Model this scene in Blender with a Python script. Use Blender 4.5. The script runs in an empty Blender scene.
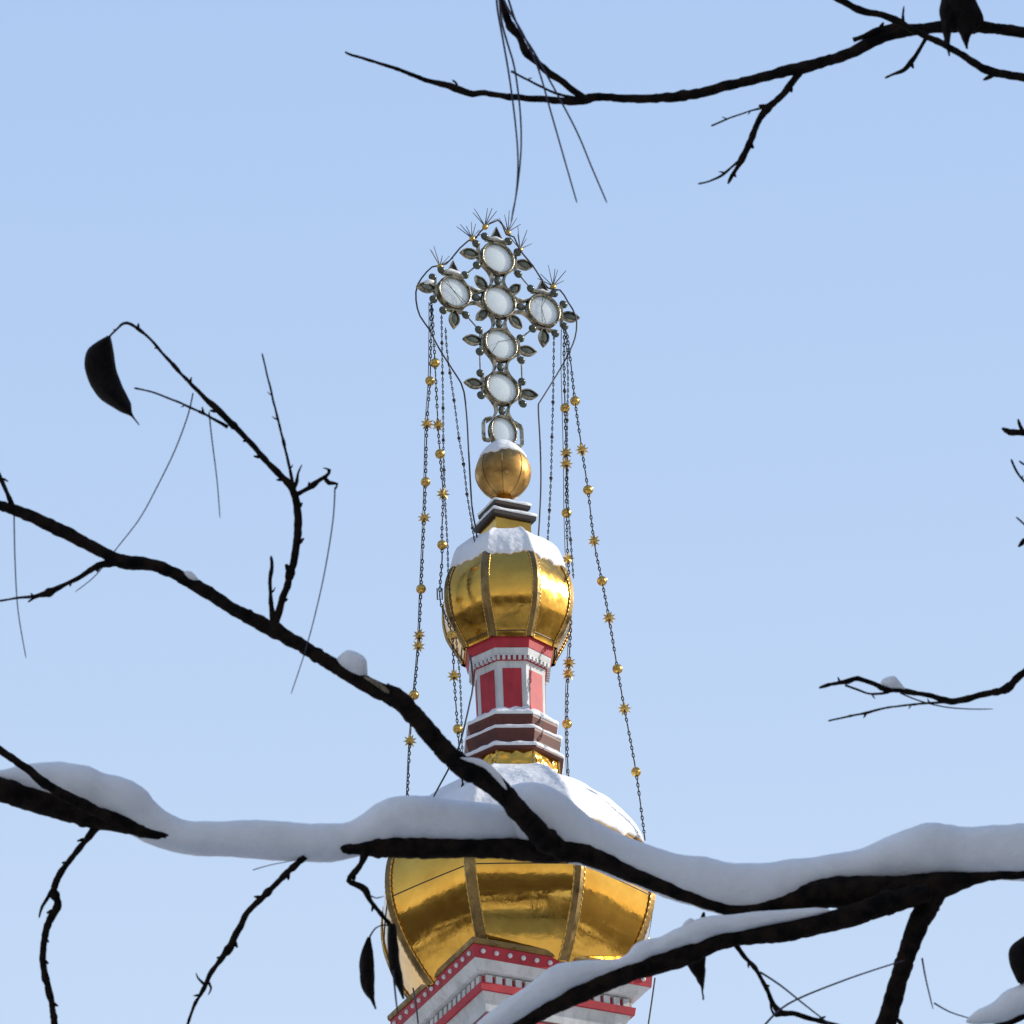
import bpy, math, random
from mathutils import Vector, Matrix, noise
random.seed(7)
R = math.radians
sin, cos, pi = math.sin, math.cos, math.pi
scene = bpy.context.scene
COL = scene.collection

# ------------------------------------------------------------------ camera
FOV = R(6.4); E0 = R(27.9); ROLL = R(1.95)
FPX = 512 / math.tan(FOV / 2)
CAM = Vector((0, 0, 1.6))
Fw = Vector((0, cos(E0), sin(E0)))
R0 = Vector((1, 0, 0)); U0 = Vector((0, -sin(E0), cos(E0)))
Rt = R0 * cos(ROLL) - U0 * sin(ROLL)
Up = U0 * cos(ROLL) + R0 * sin(ROLL)

def ray(px, py):
    return Fw + Rt * ((px - 512) / FPX) + Up * ((512 - py) / FPX)
def P(px, py, d):                       # point at depth d in front of the camera
    return CAM + ray(px, py) * d
def PY(px, py, Y):                      # point on the vertical plane y = Y
    r = ray(px, py); return CAM + r * (Y / r.y)
def proj(p):
    v = p - CAM; d = v.dot(Fw)
    return 512 + FPX * v.dot(Rt) / d, 512 - FPX * v.dot(Up) / d

cd = bpy.data.cameras.new('camera'); cam = bpy.data.objects.new('camera', cd); COL.objects.link(cam)
cam.matrix_world = Matrix((
    (Rt.x, Up.x, -Fw.x, CAM.x), (Rt.y, Up.y, -Fw.y, CAM.y), (Rt.z, Up.z, -Fw.z, CAM.z), (0, 0, 0, 1)))
cd.sensor_width = 36; cd.lens = 18 / math.tan(FOV / 2); cd.clip_start = 0.5; cd.clip_end = 9000
cd.dof.use_dof = True; cd.dof.focus_distance = 68; cd.dof.aperture_fstop = 110
scene.camera = cam

# ------------------------------------------------------------------ tower axis
YAW = R(26.3); Y0 = 60.0
X0 = PY(504.4, 512, Y0).x
def zrow(y):
    lo, hi = 10.0, 60.0
    for _ in range(50):
        m = (lo + hi) / 2
        if proj(Vector((X0, Y0, m)))[1] > y: lo = m
        else: hi = m
    return lo
def upx(z):                             # metres per photo pixel on the axis
    return (Vector((X0, Y0, z)) - CAM).dot(Fw) / FPX
def zring(yf, Rp):                      # height of a ring whose corner nearest the camera shows at row yf
    z = zrow(yf)
    a = R(-18.7)
    for _ in range(12):
        r = Rp * upx(z)
        q = proj(Vector((X0 + r * sin(a), Y0 - r * cos(a), z)))[1]
        z += (q - yf) * upx(z) / .9
    return z

# ------------------------------------------------------------------ materials
def mat(name, color, rough=.6, metal=0.0, var=0.0, vscale=5.0, bump=0.0, bscale=20.0, color2=None, bdist=.01, spec=.5, detail=4):
    m = bpy.data.materials.new(name); m.use_nodes = True
    nt = m.node_tree; b = nt.nodes['Principled BSDF']
    b.inputs['Base Color'].default_value = (*color, 1)
    b.inputs['Roughness'].default_value = rough; b.inputs['Metallic'].default_value = metal
    b.inputs['Specular IOR Level'].default_value = spec
    tc = nt.nodes.new('ShaderNodeTexCoord')
    if color2 or var:
        c2 = color2 or tuple(c * (1 - var) for c in color)
        n = nt.nodes.new('ShaderNodeTexNoise'); n.inputs['Scale'].default_value = vscale; n.inputs['Detail'].default_value = detail
        n.inputs['Roughness'].default_value = .6
        r = nt.nodes.new('ShaderNodeValToRGB')
        r.color_ramp.elements[0].position = .35; r.color_ramp.elements[0].color = (*c2, 1)
        r.color_ramp.elements[1].position = .62; r.color_ramp.elements[1].color = (*color, 1)
        nt.links.new(tc.outputs['Object'], n.inputs['Vector']); nt.links.new(n.outputs['Fac'], r.inputs['Fac'])
        nt.links.new(r.outputs['Color'], b.inputs['Base Color'])
    if bump:
        n = nt.nodes.new('ShaderNodeTexNoise'); n.inputs['Scale'].default_value = bscale; n.inputs['Detail'].default_value = detail
        bp = nt.nodes.new('ShaderNodeBump'); bp.inputs['Strength'].default_value = bump; bp.inputs['Distance'].default_value = bdist
        nt.links.new(tc.outputs['Object'], n.inputs['Vector']); nt.links.new(n.outputs['Fac'], bp.inputs['Height'])
        nt.links.new(bp.outputs['Normal'], b.inputs['Normal'])
    return m

def gold_mat(name, color, color2, rough, bscale=(2.2, 2.2, 5.0), bdist=.02, strength=.5):
    m = mat(name, color, rough, 1.0, color2=color2, vscale=4.0)
    nt = m.node_tree; b = nt.nodes['Principled BSDF']
    tc = nt.nodes.new('ShaderNodeTexCoord'); mp = nt.nodes.new('ShaderNodeMapping')
    mp.inputs['Scale'].default_value = bscale
    n = nt.nodes.new('ShaderNodeTexNoise'); n.inputs['Scale'].default_value = 1.0; n.inputs['Detail'].default_value = 1.5
    bp = nt.nodes.new('ShaderNodeBump'); bp.inputs['Strength'].default_value = strength; bp.inputs['Distance'].default_value = bdist
    nt.links.new(tc.outputs['Object'], mp.inputs['Vector']); nt.links.new(mp.outputs['Vector'], n.inputs['Vector'])
    nt.links.new(n.outputs['Fac'], bp.inputs['Height'])
    n3 = nt.nodes.new('ShaderNodeTexNoise'); n3.inputs['Scale'].default_value = 9; n3.inputs['Detail'].default_value = 4
    b3 = nt.nodes.new('ShaderNodeBump'); b3.inputs['Strength'].default_value = .35; b3.inputs['Distance'].default_value = .004
    nt.links.new(tc.outputs['Object'], n3.inputs['Vector']); nt.links.new(n3.outputs['Fac'], b3.inputs['Height'])
    nt.links.new(bp.outputs['Normal'], b3.inputs['Normal']); nt.links.new(b3.outputs['Normal'], b.inputs['Normal'])
    n2 = nt.nodes.new('ShaderNodeTexNoise'); n2.inputs['Scale'].default_value = 14; n2.inputs['Detail'].default_value = 5
    mr = nt.nodes.new('ShaderNodeMapRange'); mr.inputs['From Min'].default_value = .3; mr.inputs['From Max'].default_value = .7; mr.inputs['To Min'].default_value = rough * .6; mr.inputs['To Max'].default_value = rough * 2.0
    nt.links.new(tc.outputs['Object'], n2.inputs['Vector']); nt.links.new(n2.outputs['Fac'], mr.inputs['Value'])
    nt.links.new(mr.outputs['Result'], b.inputs['Roughness'])
    return m

M = {}
M['gold'] = gold_mat('polished_gold', (.74, .43, .08), (.58, .32, .06), .14)
M['gold_big'] = gold_mat('polished_gold_sheet', (.80, .46, .085), (.64, .35, .06), .07, (1.0, 1.0, 2.4), .030, .30)
M['gold_collar'] = gold_mat('dented_gold_collar', (.80, .46, .09), (.6, .34, .06), .07, (9, 9, 9), .03, .9)
M['gold_rib'] = gold_mat('dull_gold_strip', (.33, .22, .085), (.15, .10, .045), .36, (12, 12, 12), .006)
M['gold_ball'] = gold_mat('worn_gold_leaf', (.55, .33, .10), (.30, .17, .06), .36, (9, 9, 4), .012)
M['gilt'] = mat('gilt_metal', (.78, .50, .13), .3, .85, var=.55, vscale=60)
M['chain'] = mat('dark_chain_metal', (.06, .055, .05), .5, .5, var=.4, vscale=80)
M['wire'] = mat('grey_cable', (.05, .055, .065), .6)
M['cross'] = mat('aged_silver_metal', (.42, .36, .24), .27, .9, color2=(.05, .045, .032), vscale=22, bump=.4, bscale=60)
M['inlay'] = mat('dark_green_inlay', (.11, .13, .10), .25, .2, var=.5, vscale=40)
M['dark'] = mat('dark_recess', (.02, .02, .02), .7)
M['red'] = mat('red_paint', (.50, .024, .040), .6, color2=(.36, .018, .030), vscale=7, bump=.3, bscale=40, bdist=.004)
M['redpale'] = mat('weathered_red_paint', (.55, .07, .09), .65, color2=(.42, .04, .055), vscale=10, bump=.3, bscale=40, bdist=.004)
M['white'] = mat('white_paint', (.66, .68, .69), .65, color2=(.50, .53, .53), vscale=4, bump=.3, bscale=30, bdist=.004)
M['tier'] = mat('dark_red_brown_sheet', (.13, .028, .020), .55, color2=(.07, .018, .014), vscale=6)
M['trim'] = mat('dark_bronze_trim', (.05, .038, .028), .5, .3, var=.4, vscale=20)
M['slab'] = mat('dark_brown_slab', (.030, .020, .016), .6, color2=(.016, .011, .010), vscale=9)
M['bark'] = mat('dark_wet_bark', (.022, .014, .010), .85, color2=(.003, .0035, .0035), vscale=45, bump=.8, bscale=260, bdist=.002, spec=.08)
M['barkpale'] = mat('pale_split_bark', (.30, .25, .16), .9, color2=(.12, .09, .05), vscale=200, bump=.6, bscale=300, bdist=.002)
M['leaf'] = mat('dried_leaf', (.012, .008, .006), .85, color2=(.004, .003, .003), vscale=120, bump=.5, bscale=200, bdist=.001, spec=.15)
M['stalk'] = mat('dry_leaf_stalk', (.05, .045, .075), .8)
for key in ('red', 'white', 'tier'):
    nt = M[key].node_tree; b = nt.nodes['Principled BSDF']; src = b.inputs['Base Color'].links[0].from_socket
    tc = nt.nodes.new('ShaderNodeTexCoord'); mp = nt.nodes.new('ShaderNodeMapping'); mp.inputs['Scale'].default_value = (16, 16, 2.2)
    n = nt.nodes.new('ShaderNodeTexNoise'); n.inputs['Scale'].default_value = 1.3; n.inputs['Detail'].default_value = 6; n.inputs['Roughness'].default_value = .65
    r = nt.nodes.new('ShaderNodeValToRGB'); r.color_ramp.elements[0].position = .33; r.color_ramp.elements[0].color = (.55, .52, .48, 1)
    r.color_ramp.elements[1].position = .52; r.color_ramp.elements[1].color = (1, 1, 1, 1)
    mm = nt.nodes.new('ShaderNodeMix'); mm.data_type = 'RGBA'; mm.blend_type = 'MULTIPLY'; mm.inputs[0].default_value = .42
    nt.links.new(tc.outputs['Object'], mp.inputs['Vector']); nt.links.new(mp.outputs['Vector'], n.inputs['Vector']); nt.links.new(n.outputs['Fac'], r.inputs['Fac'])
    nt.links.new(src, mm.inputs[6]); nt.links.new(r.outputs['Color'], mm.inputs[7]); nt.links.new(mm.outputs[2], b.inputs['Base Color'])
def snow_mat(name, c, c2, bs, bd, vs):
    m = mat(name, c, .75, 0, color2=c2, vscale=vs, bump=.55, bscale=bs, bdist=bd, spec=.2, detail=7)
    b = m.node_tree.nodes['Principled BSDF']
    b.inputs['Subsurface Weight'].default_value = .35
    b.inputs['Subsurface Radius'].default_value = (.6, .8, 1.0)
    b.inputs['Subsurface Scale'].default_value = .02
    return m
M['snow'] = snow_mat('fresh_snow', (.86, .88, .90), (.80, .83, .87), 14, .03, 3)
M['snowbr'] = snow_mat('branch_snow', (.96, .955, .94), (.88, .88, .87), 240, .003, 30)

m = bpy.data.materials.new('milky_glass'); m.use_nodes = True; nt = m.node_tree
b = nt.nodes['Principled BSDF']; b.inputs['Base Color'].default_value = (.93, .98, .98, 1); b.inputs['Roughness'].default_value = .22
tr = nt.nodes.new('ShaderNodeBsdfTranslucent'); tr.inputs['Color'].default_value = (.96, 1.0, 1.0, 1)
mx = nt.nodes.new('ShaderNodeMixShader'); mx.inputs['Fac'].default_value = .6
nt.links.new(b.outputs[0], mx.inputs[1]); nt.links.new(tr.outputs[0], mx.inputs[2]); nt.links.new(mx.outputs[0], nt.nodes['Material Output'].inputs[0])
M['glass'] = m

# ------------------------------------------------------------------ mesh helpers
class MB:
    def __init__(s): s.v = []; s.f = []; s.mi = []
    def add(s, vs, fs, mi=0):
        o = len(s.v); s.v += [Vector(v) for v in vs]
        for f in fs: s.f.append([i + o for i in f]); s.mi.append(mi)
    def box(s, c, ax, ay, az, mi=0):
        c = Vector(c); vs = []
        for i in (-1, 1):
            for j in (-1, 1):
                for k in (-1, 1): vs.append(c + Vector(ax) * i + Vector(ay) * j + Vector(az) * k)
        s.add(vs, [(0, 1, 3, 2), (4, 6, 7, 5), (0, 4, 5, 1), (2, 3, 7, 6), (0, 2, 6, 4), (1, 5, 7, 3)], mi)
    def tube(s, pts, rad, n=8, closed=False, mi=0, cap=True):
        pts = [Vector(p) for p in pts]; m = len(pts)
        if not isinstance(rad, (list, tuple)): rad = [rad] * m
        prev = None; o = len(s.v)
        for i, p in enumerate(pts):
            if closed: t = pts[(i + 1) % m] - pts[i - 1]
            else: t = pts[min(i + 1, m - 1)] - pts[max(i - 1, 0)]
            if t.length < 1e-9: t = Vector((0, 0, 1))
            t.normalize()
            if prev is None:
                prev = t.cross(Vector((0, 1, 0)))
                if prev.length < .1: prev = t.cross(Vector((1, 0, 0)))
            nn = prev - t * prev.dot(t); nn.normalize(); prev = nn; bb = t.cross(nn)
            for k in range(n):
                a = 2 * pi * k / n; s.v.append(p + (nn * cos(a) + bb * sin(a)) * rad[i])
        for i in range(m if closed else m - 1):
            j = (i + 1) % m
            for k in range(n):
                s.f.append([o + i * n + k, o + i * n + (k + 1) % n, o + j * n + (k + 1) % n, o + j * n + k]); s.mi.append(mi)
        if cap and not closed:
            s.f.append([o + k for k in range(n)][::-1]); s.mi.append(mi)
            s.f.append([o + (m - 1) * n + k for k in range(n)]); s.mi.append(mi)
    def ball(s, c, r, n=12, mi=0, sc=(1, 1, 1)):
        c = Vector(c); h = n // 2; vs = [c + Vector((0, 0, r * sc[2]))]
        for i in range(1, h):
            t = pi * i / h
            for k in range(n):
                a = 2 * pi * k / n; vs.append(c + Vector((sin(t) * cos(a) * r * sc[0], sin(t) * sin(a) * r * sc[1], cos(t) * r * sc[2])))
        vs.append(c - Vector((0, 0, r * sc[2]))); fs = []
        for k in range(n):
            fs.append((0, 1 + k, 1 + (k + 1) % n))
            fs.append((len(vs) - 1, 1 + (h - 2) * n + (k + 1) % n, 1 + (h - 2) * n + k))
        for i in range(h - 2):
            for k in range(n):
                a = 1 + i * n + k; b_ = 1 + i * n + (k + 1) % n; fs.append((a, a + n, b_ + n, b_))
        s.add(vs, fs, mi)
    def sweep(s, pts, w, d, nrm, closed=False, mi=0):     # ribbon: width w in its plane, depth d along nrm
        pts = [Vector(p) for p in pts]; m = len(pts); o = len(s.v); nrm = Vector(nrm).normalized()
        for i, p in enumerate(pts):
            t = (pts[(i + 1) % m] - pts[i - 1]) if closed else (pts[min(i + 1, m - 1)] - pts[max(i - 1, 0)])
            t.normalize(); q = t.cross(nrm).normalized()
            s.v += [p + q * w / 2 + nrm * d / 2, p - q * w / 2 + nrm * d / 2, p - q * w / 2 - nrm * d / 2, p + q * w / 2 - nrm * d / 2]
        for i in range(m if closed else m - 1):
            j = (i + 1) % m
            for k in range(4):
                s.f.append([o + i * 4 + k, o + i * 4 + (k + 1) % 4, o + j * 4 + (k + 1) % 4, o + j * 4 + k]); s.mi.append(mi)
        if not closed:
            s.f.append([o, o + 1, o + 2, o + 3][::-1]); s.mi.append(mi)
            e = o + (m - 1) * 4; s.f.append([e, e + 1, e + 2, e + 3]); s.mi.append(mi)
    def rings(s, rings, mi=0, cap=True, closed=True):
        n = len(rings[0]); o = len(s.v)
        for r_ in rings: s.v += [Vector(p) for p in r_]
        for i in range(len(rings) - 1):
            for k in range(n if closed else n - 1):
                s.f.append([o + i * n + k, o + i * n + (k + 1) % n, o + (i + 1) * n + (k + 1) % n, o + (i + 1) * n + k]); s.mi.append(mi)
        if cap:
            s.f.append([o + k for k in range(n)][::-1]); s.mi.append(mi)
            e = o + (len(rings) - 1) * n; s.f.append([e + k for k in range(n)]); s.mi.append(mi)
    def build(s, name, mats, parent=None, smooth=False, bevel=0.0):
        me = bpy.data.meshes.new(name); me.from_pydata([tuple(v) for v in s.v], [], s.f)
        if not isinstance(mats, (list, tuple)): mats = [mats]
        for q in mats: me.materials.append(q)
        for p, k in zip(me.polygons, s.mi): p.material_index = k; p.use_smooth = smooth
        me.update()
        o = bpy.data.objects.new(name, me); COL.objects.link(o)
        if parent is not None: o.parent = parent
        if bevel:
            bm = o.modifiers.new('bevel', 'BEVEL'); bm.width = bevel; bm.segments = 2; bm.limit_method = 'ANGLE'
        return o

def empty(name, loc, rz=0):
    o = bpy.data.objects.new(name, None); COL.objects.link(o); o.location = loc; o.rotation_euler = (0, 0, rz); o.empty_display_size = .1
    return o
def tag(o, label=None, cat=None, group=None, kind=None):
    if label: o['label'] = label
    if cat: o['category'] = cat
    if group: o['group'] = group
    if kind: o['kind'] = kind
    return o

def cr(pts, step):                       # Catmull-Rom through tuples of any length, sampled about every `step` of the first two values
    out = []; n = len(pts)
    for i in range(n - 1):
        p0 = pts[max(i - 1, 0)]; p1 = pts[i]; p2 = pts[i + 1]; p3 = pts[min(i + 2, n - 1)]
        L = math.hypot(p2[0] - p1[0], p2[1] - p1[1]); k = max(1, int(L / step))
        for j in range(k):
            t = j / k
            out.append(tuple(.5 * (2 * b + (c - a) * t + (2 * a - 5 * b + 4 * c - d) * t * t + (3 * b - a - 3 * c + d) * t ** 3)
                             for a, b, c, d in zip(p0, p1, p2, p3)))
    out.append(tuple(pts[-1])); return out

# ================================================================== CHURCH TOWER
tower = tag(empty('church_tower', (X0, Y0, 0), YAW),
            'church tower with two stacked gilded onion domes and a red and white drum', 'tower')
def ang(k): return R(45 * k)
def octa(z, Rp, half=False, absolute=None):
    r = Rp * upx(z) if absolute is None else absolute
    return [Vector((r * cos(ang(k)), r * sin(ang(k)), z)) for k in range(8)]
def square(z, h):
    r = h * upx(z)
    return [Vector((x * r, y * r, z)) for x, y in ((1, 1), (-1, 1), (-1, -1), (1, -1))]
def gscale(prof, n):
    """profile rows (axis row, corner radius px, mid radius px) -> list of (z, rc, rm) in metres, bottom to top"""
    rows = [(zrow(y), a * upx(zrow(y)), c * upx(zrow(y))) for y, a, c in prof]
    out = []; m = len(rows)
    for i in range(m - 1):
        p0 = rows[max(i - 1, 0)]; p1 = rows[i]; p2 = rows[i + 1]; p3 = rows[min(i + 2, m - 1)]
        for j in range(n):
            t = j / n
            out.append(tuple(.5 * (2 * b + (c - a) * t + (2 * a - 5 * b + 4 * c - d) * t * t + (3 * b - a - 3 * c + d) * t ** 3)
                             for a, b, c, d in zip(p0, p1, p2, p3)))
    out.append(rows[-1]); return out
def vert(k, lv):
    z, rc, rm = lv; r = rc if k % 2 else rm
    return Vector((r * cos(ang(k)), r * sin(ang(k)), z))

def dome(name, prof, material, ribw, ribt, beadstep, seam_i, parent, nsub=5):
    lv = gscale(prof, nsub)
    b = MB()
    nu = 8
    for k in range(8):
        vs = []; fs = []
        for L in lv:
            A = vert(k, L); B = vert(k + 1, L)
            for i in range(nu + 1):
                t = i / nu; p = A.lerp(B, t)
                bulge = 4 * t * (1 - t) * .010 * (A - B).length           # very slightly cushioned sheet
                n_ = Vector((p.x, p.y, 0)).normalized(); vs.append(p + n_ * bulge)
        for j in range(len(lv) - 1):
            for i in range(nu):
                a = j * (nu + 1) + i; fs.append((a, a + 1, a + nu + 2, a + nu + 1))
        b.add(vs, fs)
    d = b.build(name, material, parent, smooth=True)
    for k in range(8):
        rb = MB(); bd = MB(); rg = []
        ed = [[], []]
        for L in lv:
            V = vert(k, L); dl = (vert(k - 1, L) - V).normalized(); dr = (vert(k + 1, L) - V).normalized()
            o = Vector((V.x, V.y, 0)).normalized()
            w = ribw
            rg.append([V + dl * w - o * .01, V + dl * w + o * ribt, V + o * ribt * 1.5, V + dr * w + o * ribt, V + dr * w - o * .01])
            for q, e_ in ((dl, ed[0]), (dr, ed[1])): e_.append(V + q * w * 1.02 + o * ribt * .8)
        rb.rings(rg, cap=False, closed=False)
        r_ = rb.build('rib', M['gold_rib'], d)
        for e_ in ed:
            pp = []
            for p, q in zip(e_, e_[1:]):
                nn = max(2, int((q - p).length / (beadstep * .25)))
                pp += [p.lerp(q, i / nn) for i in range(nn)]
            bd.tube(pp, [beadstep * (.10 + .13 * max(0, sin(i * pi / 2 * 1.0 + .4))) for i in range(len(pp))], 6)
        bd.build('rib_beading', M['gilt'], r_, smooth=True)
    for si in seam_i:
        s = MB(); L = lv[si]
        pts = []
        for k in range(8):
            A = vert(k, L); B = vert(k + 1, L)
            for i in range(8):
                t = i / 8; p = A.lerp(B, t); pts.append(p + Vector((p.x, p.y, 0)).normalized() * (4 * t * (1 - t) * .010 * (A - B).length + .001))
        s.tube(pts, .0045, 6, True)
        s.build('sheet_seam', M['trim'], d)
    return d, lv

def snow_shell(name, lv, i0, i1, th, parent, jag=1.6, seed=0, taper_top=True, edge=1.0):
    """snow lying on the dome between level i0 (ragged lower edge) and i1"""
    nu = 22; nl = 16; b = MB(); vs = []; N = 8 * nu
    def surf(k, t, f):
        j = max(0, min(len(lv) - 1.001, f)); i = int(j); q = j - i
        L = tuple(a * (1 - q) + c * q for a, c in zip(lv[i], lv[i + 1]))
        return vert(k, L).lerp(vert((k + 1) % 8, L), t)
    rings_ = []
    for layer in range(nl + 2):
        ring = []
        for c in range(N):
            k = c // nu; t = (c % nu) / nu
            a = 2 * pi * c / N
            nz = noise.fractal(Vector((cos(a) * 4 + seed, sin(a) * 4, seed)), .7, 2.2, 5) * jag
            nz += .5 * jag * noise.noise(Vector((c * .45, seed, 3))) + .35 * jag * noise.noise(Vector((c * 1.3, seed, 7)))
            lo = i0 + nz * edge
            f = lo + (i1 - lo) * (max(0, layer - 1) / nl)
            p = surf(k, t, f); o = Vector((p.x, p.y, 0)).normalized()
            if layer == 0: q = p - o * .004 - Vector((0, 0, .002))
            else:
                u = (layer - 1) / nl
                tt = th * (min(1, .30 + 2.2 * u)) * (1 + .35 * noise.noise(p * 5 + Vector((seed, 0, 0))))
                if taper_top: tt *= 1 - .72 * u ** 2
                tt *= 1 + .35 * (abs(2 * t - 1) ** 6)
                q = p + (o * .72 + Vector((0, 0, .7))) * tt
            ring.append(q)
        rings_.append(ring)
    b.rings(rings_, cap=True)
    o = b.build(name, M['snow'], parent, smooth=True)
    return o

# ---- square cornice (white, red, studs, teeth)
cz = [(zring(y, h * 1.414), h) for y, h in ((938, 99), (944, 99), (944, 97), (957, 96), (971, 88), (984, 84))]
def sq_part(name, rows, m, parent, bevel=0):
    b = MB(); b.rings([square(z, h) for z, h in rows]); return b.build(name, m, parent, bevel=bevel)
zt = zring(938, 98 * 1.414); z1 = zring(944, 97 * 1.414); z2 = zring(957, 96 * 1.414)
z3 = zring(970, 88 * 1.414); z4 = zring(984, 83 * 1.414); z4b = zring(989, 84 * 1.414); z5 = z4b - .05
cornice = sq_part('cornice', [(z4 - .001, 81), (z3, 81), (z3 + .001, 89), (z2 - .02, 94.5), (z2 - .001, 96.5)], M['white'], tower)
sq_part('gold_trim', [(z1 + .001, 99.5), (z1 + .02, 100.5), (zt, 100.5), (zt + .012, 98)], M['gold_rib'], cornice)
band = sq_part('red_band', [(z2, 97.5), (z1, 98.5)], M['red'], cornice)
lowband = sq_part('red_moulding', [(z4b, 84.5), (z4 + .012, 85.5), (z4 + .013, 83)], M['red'], cornice)
n_st = 13
sides = [(Vector((0, -1, 0)), Vector((1, 0, 0))), (Vector((1, 0, 0)), Vector((0, 1, 0))), (Vector((0, 1, 0)), Vector((-1, 0, 0))), (Vector((-1, 0, 0)), Vector((0, -1, 0)))]
zm = (z1 + z2) / 2; hs = 98 * upx(zm)
stud_src = None
for nr, tg in sides:
    for i in range(n_st):
        t = -1 + 2 * (i + .5) / n_st
        p = nr * (hs + .003) + tg * (t * hs * .975) + Vector((0, 0, zm))
        if stud_src is None:
            b = MB(); b.ball((0, 0, 0), 2.6 * upx(zm), 12); stud_src = b.build('stud', M['white'], band, smooth=True); o = stud_src
        else:
            o = stud_src.copy(); COL.objects.link(o); o.parent = band
        o.location = p
tz0, tz1 = z4 + .013, z3 - .012
b = MB()
n_d = 15
for nr, tg in sides:
    for i in range(n_d):
        t = -1 + 2 * (i + .5) / n_d
        hh = 81 * upx(tz0)
        b.box(nr * (hh + .012) + tg * (t * hh) + Vector((0, 0, (tz0 + tz1) / 2)), nr * .013, tg * (hh / n_d * .62), Vector((0, 0, (tz1 - tz0) / 2)))
b.build('dentil_row', M['white'], cornice)
sq_part('dentil_backing', [(tz0 - .0, 81.3), (tz1, 81.3)], M['red'], cornice)
# body below
zb1 = zring(1010, 78 * 1.414)
body = sq_part('turret_wall', [(zb1 - 4.0, 70), (zb1, 70), (zb1 + .001, 76), (z4b - .06, 78), (z4b - .001, 82)], M['white'], tower)
b = MB(); hh = 76 * upx(zb1)
b.rings([square(zb1 - .02, 76.5), square(zb1 - .085, 76.5)]); b.build('red_edge_band', M['red'], body)
for nr, tg in sides:
    b = MB(); h7 = 70 * upx(zb1)
    b.box(nr * (h7 + .005) + Vector((0, 0, zb1 - .9)), nr * .008, tg * h7 * .6, Vector((0, 0, .7))); b.build('red_wall_panel', M['red'], body)
# wide tower, roof and shaft under the turret
zl = zb1 - 3.6
b = MB()
def sqm(z, h): return [Vector((x * h, y * h, z)) for x, y in ((1, 1), (-1, 1), (-1, -1), (1, -1))]
b.rings([sqm(0, 3.2), sqm(zl - 3.2, 3.2)]); b.build('tower_wall', M['red'], tower)
b = MB(); b.rings([sqm(zl - 3.2, 3.6), sqm(zl - 3.0, 3.6), sqm(zl, .6)]); b.build('tower_roof', M['snow'], tower)

# ---- lower dome
low_prof = [(1001, 100, 100), (988, 112, 112), (967, 128, 128), (946, 139, 139), (925, 145.5, 145.5), (905, 147, 147),
            (885, 144, 144), (867, 136, 136), (849, 123, 123), (833, 107, 107), (818, 90, 90), (804, 74, 74), (794, 60, 60), (787, 52, 52)]
low_prof = [(y, a * (1 - .022 * min(1, (1000 - y) / 40)), c * (1 - .022 * min(1, (1000 - y) / 40))) for y, a, c in low_prof]
u9 = upx(zrow(920))
ldome, llv = dome('onion_dome', low_prof, M['gold_big'], 6.0 * u9, .012, .042, [21], tower, 5)
ldome['label'] = 'large lower gilded onion dome under a cone of snow'
b = MB(); b.rings([square(zt + .002, 97), square(zt + .012, 94)]); b.build('dome_base', M['trim'], ldome)
snow_shell('dome_snow', llv, 35.8, len(llv) - 1, .065, ldome, jag=1.5, seed=2)
# ---- gold collar + three tiers
def octring(name, rows, m, parent, bevel=0):
    b = MB(); b.rings([octa(z, r) for z, r in rows]); return b.build(name, m, parent, bevel=bevel)
zc0 = zrow(792); zc1 = zring(747, 48)
collar = octring('gold_collar', [(zc0, 52), (zring(770, 49.5), 49.5), (zring(766, 48), 48), (zc1, 48)], M['gold_collar'], tower)
for k in range(8):
    b = MB(); A = octa(zc1, 47.8)[k]; B = octa(zring(766, 48), 48.2)[k]; b.tube([A, B], .012, 6)
    b.build('corner_strip', M['gilt'], collar)
zT3b = zring(748, 53); zT3t = zring(745, 54); zT2b = zring(738, 52); zT2t = zring(727, 53); zT1b = zring(722.5, 49); zT1t = zring(713, 50)
tiers = []
for nm, rows in (('ledge', [(zT3b, 51), (zT3b + .008, 54), (zT3t, 54)]), ('ledge', [(zT3t + .001, 50), (zT2b, 49), (zT2t - .02, 51.5), (zT2t, 51.5)]),
                 ('ledge', [(zT2t + .001, 45), (zT1b, 46), (zT1t - .02, 48.5), (zT1t, 48.5)])):
    tiers.append(octring(nm, rows, M['tier'], tower, .003))
def ledge_snow(z, rout, rin, h, parent, seed, hump=0):
    nu = 14; N = 8 * nu; rr = []
    spec = [(rin, 0), (rout - 1.5, -.002), (rout + .9, .002), (rout + 1.1, h * .5), (rout - .6, h), (rout - 5, h * 1.35), (rin + 1, h * 1.5 + hump), (rin, h * 1.5 + hump)]
    for r_, dz in spec:
        ring = []
        for c in range(N):
            k = c // nu; t = (c % nu) / nu
            A = octa(z, r_)[k]; B = octa(z, r_)[(k + 1) % 8]; p = A.lerp(B, t)
            nz = noise.noise(Vector((cos(2 * pi * c / N) * 5, sin(2 * pi * c / N) * 5, seed)))
            p.z += dz * (1 + .22 * nz); o = Vector((p.x, p.y, 0)).normalized()
            if dz > 0: p += o * .008 * nz
            ring.append(p)
        rr.append(ring)
    b = MB(); b.rings(rr, cap=False); return b.build('ledge_snow', M['snow'], parent, smooth=True)
ledge_snow(zT3t, 54, 48, .032, tiers[0], 1); ledge_snow(zT2t, 51.5, 45, .028, tiers[1], 4); ledge_snow(zT1t, 48.5, 35, .035, tiers[2], 9, .05)
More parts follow.
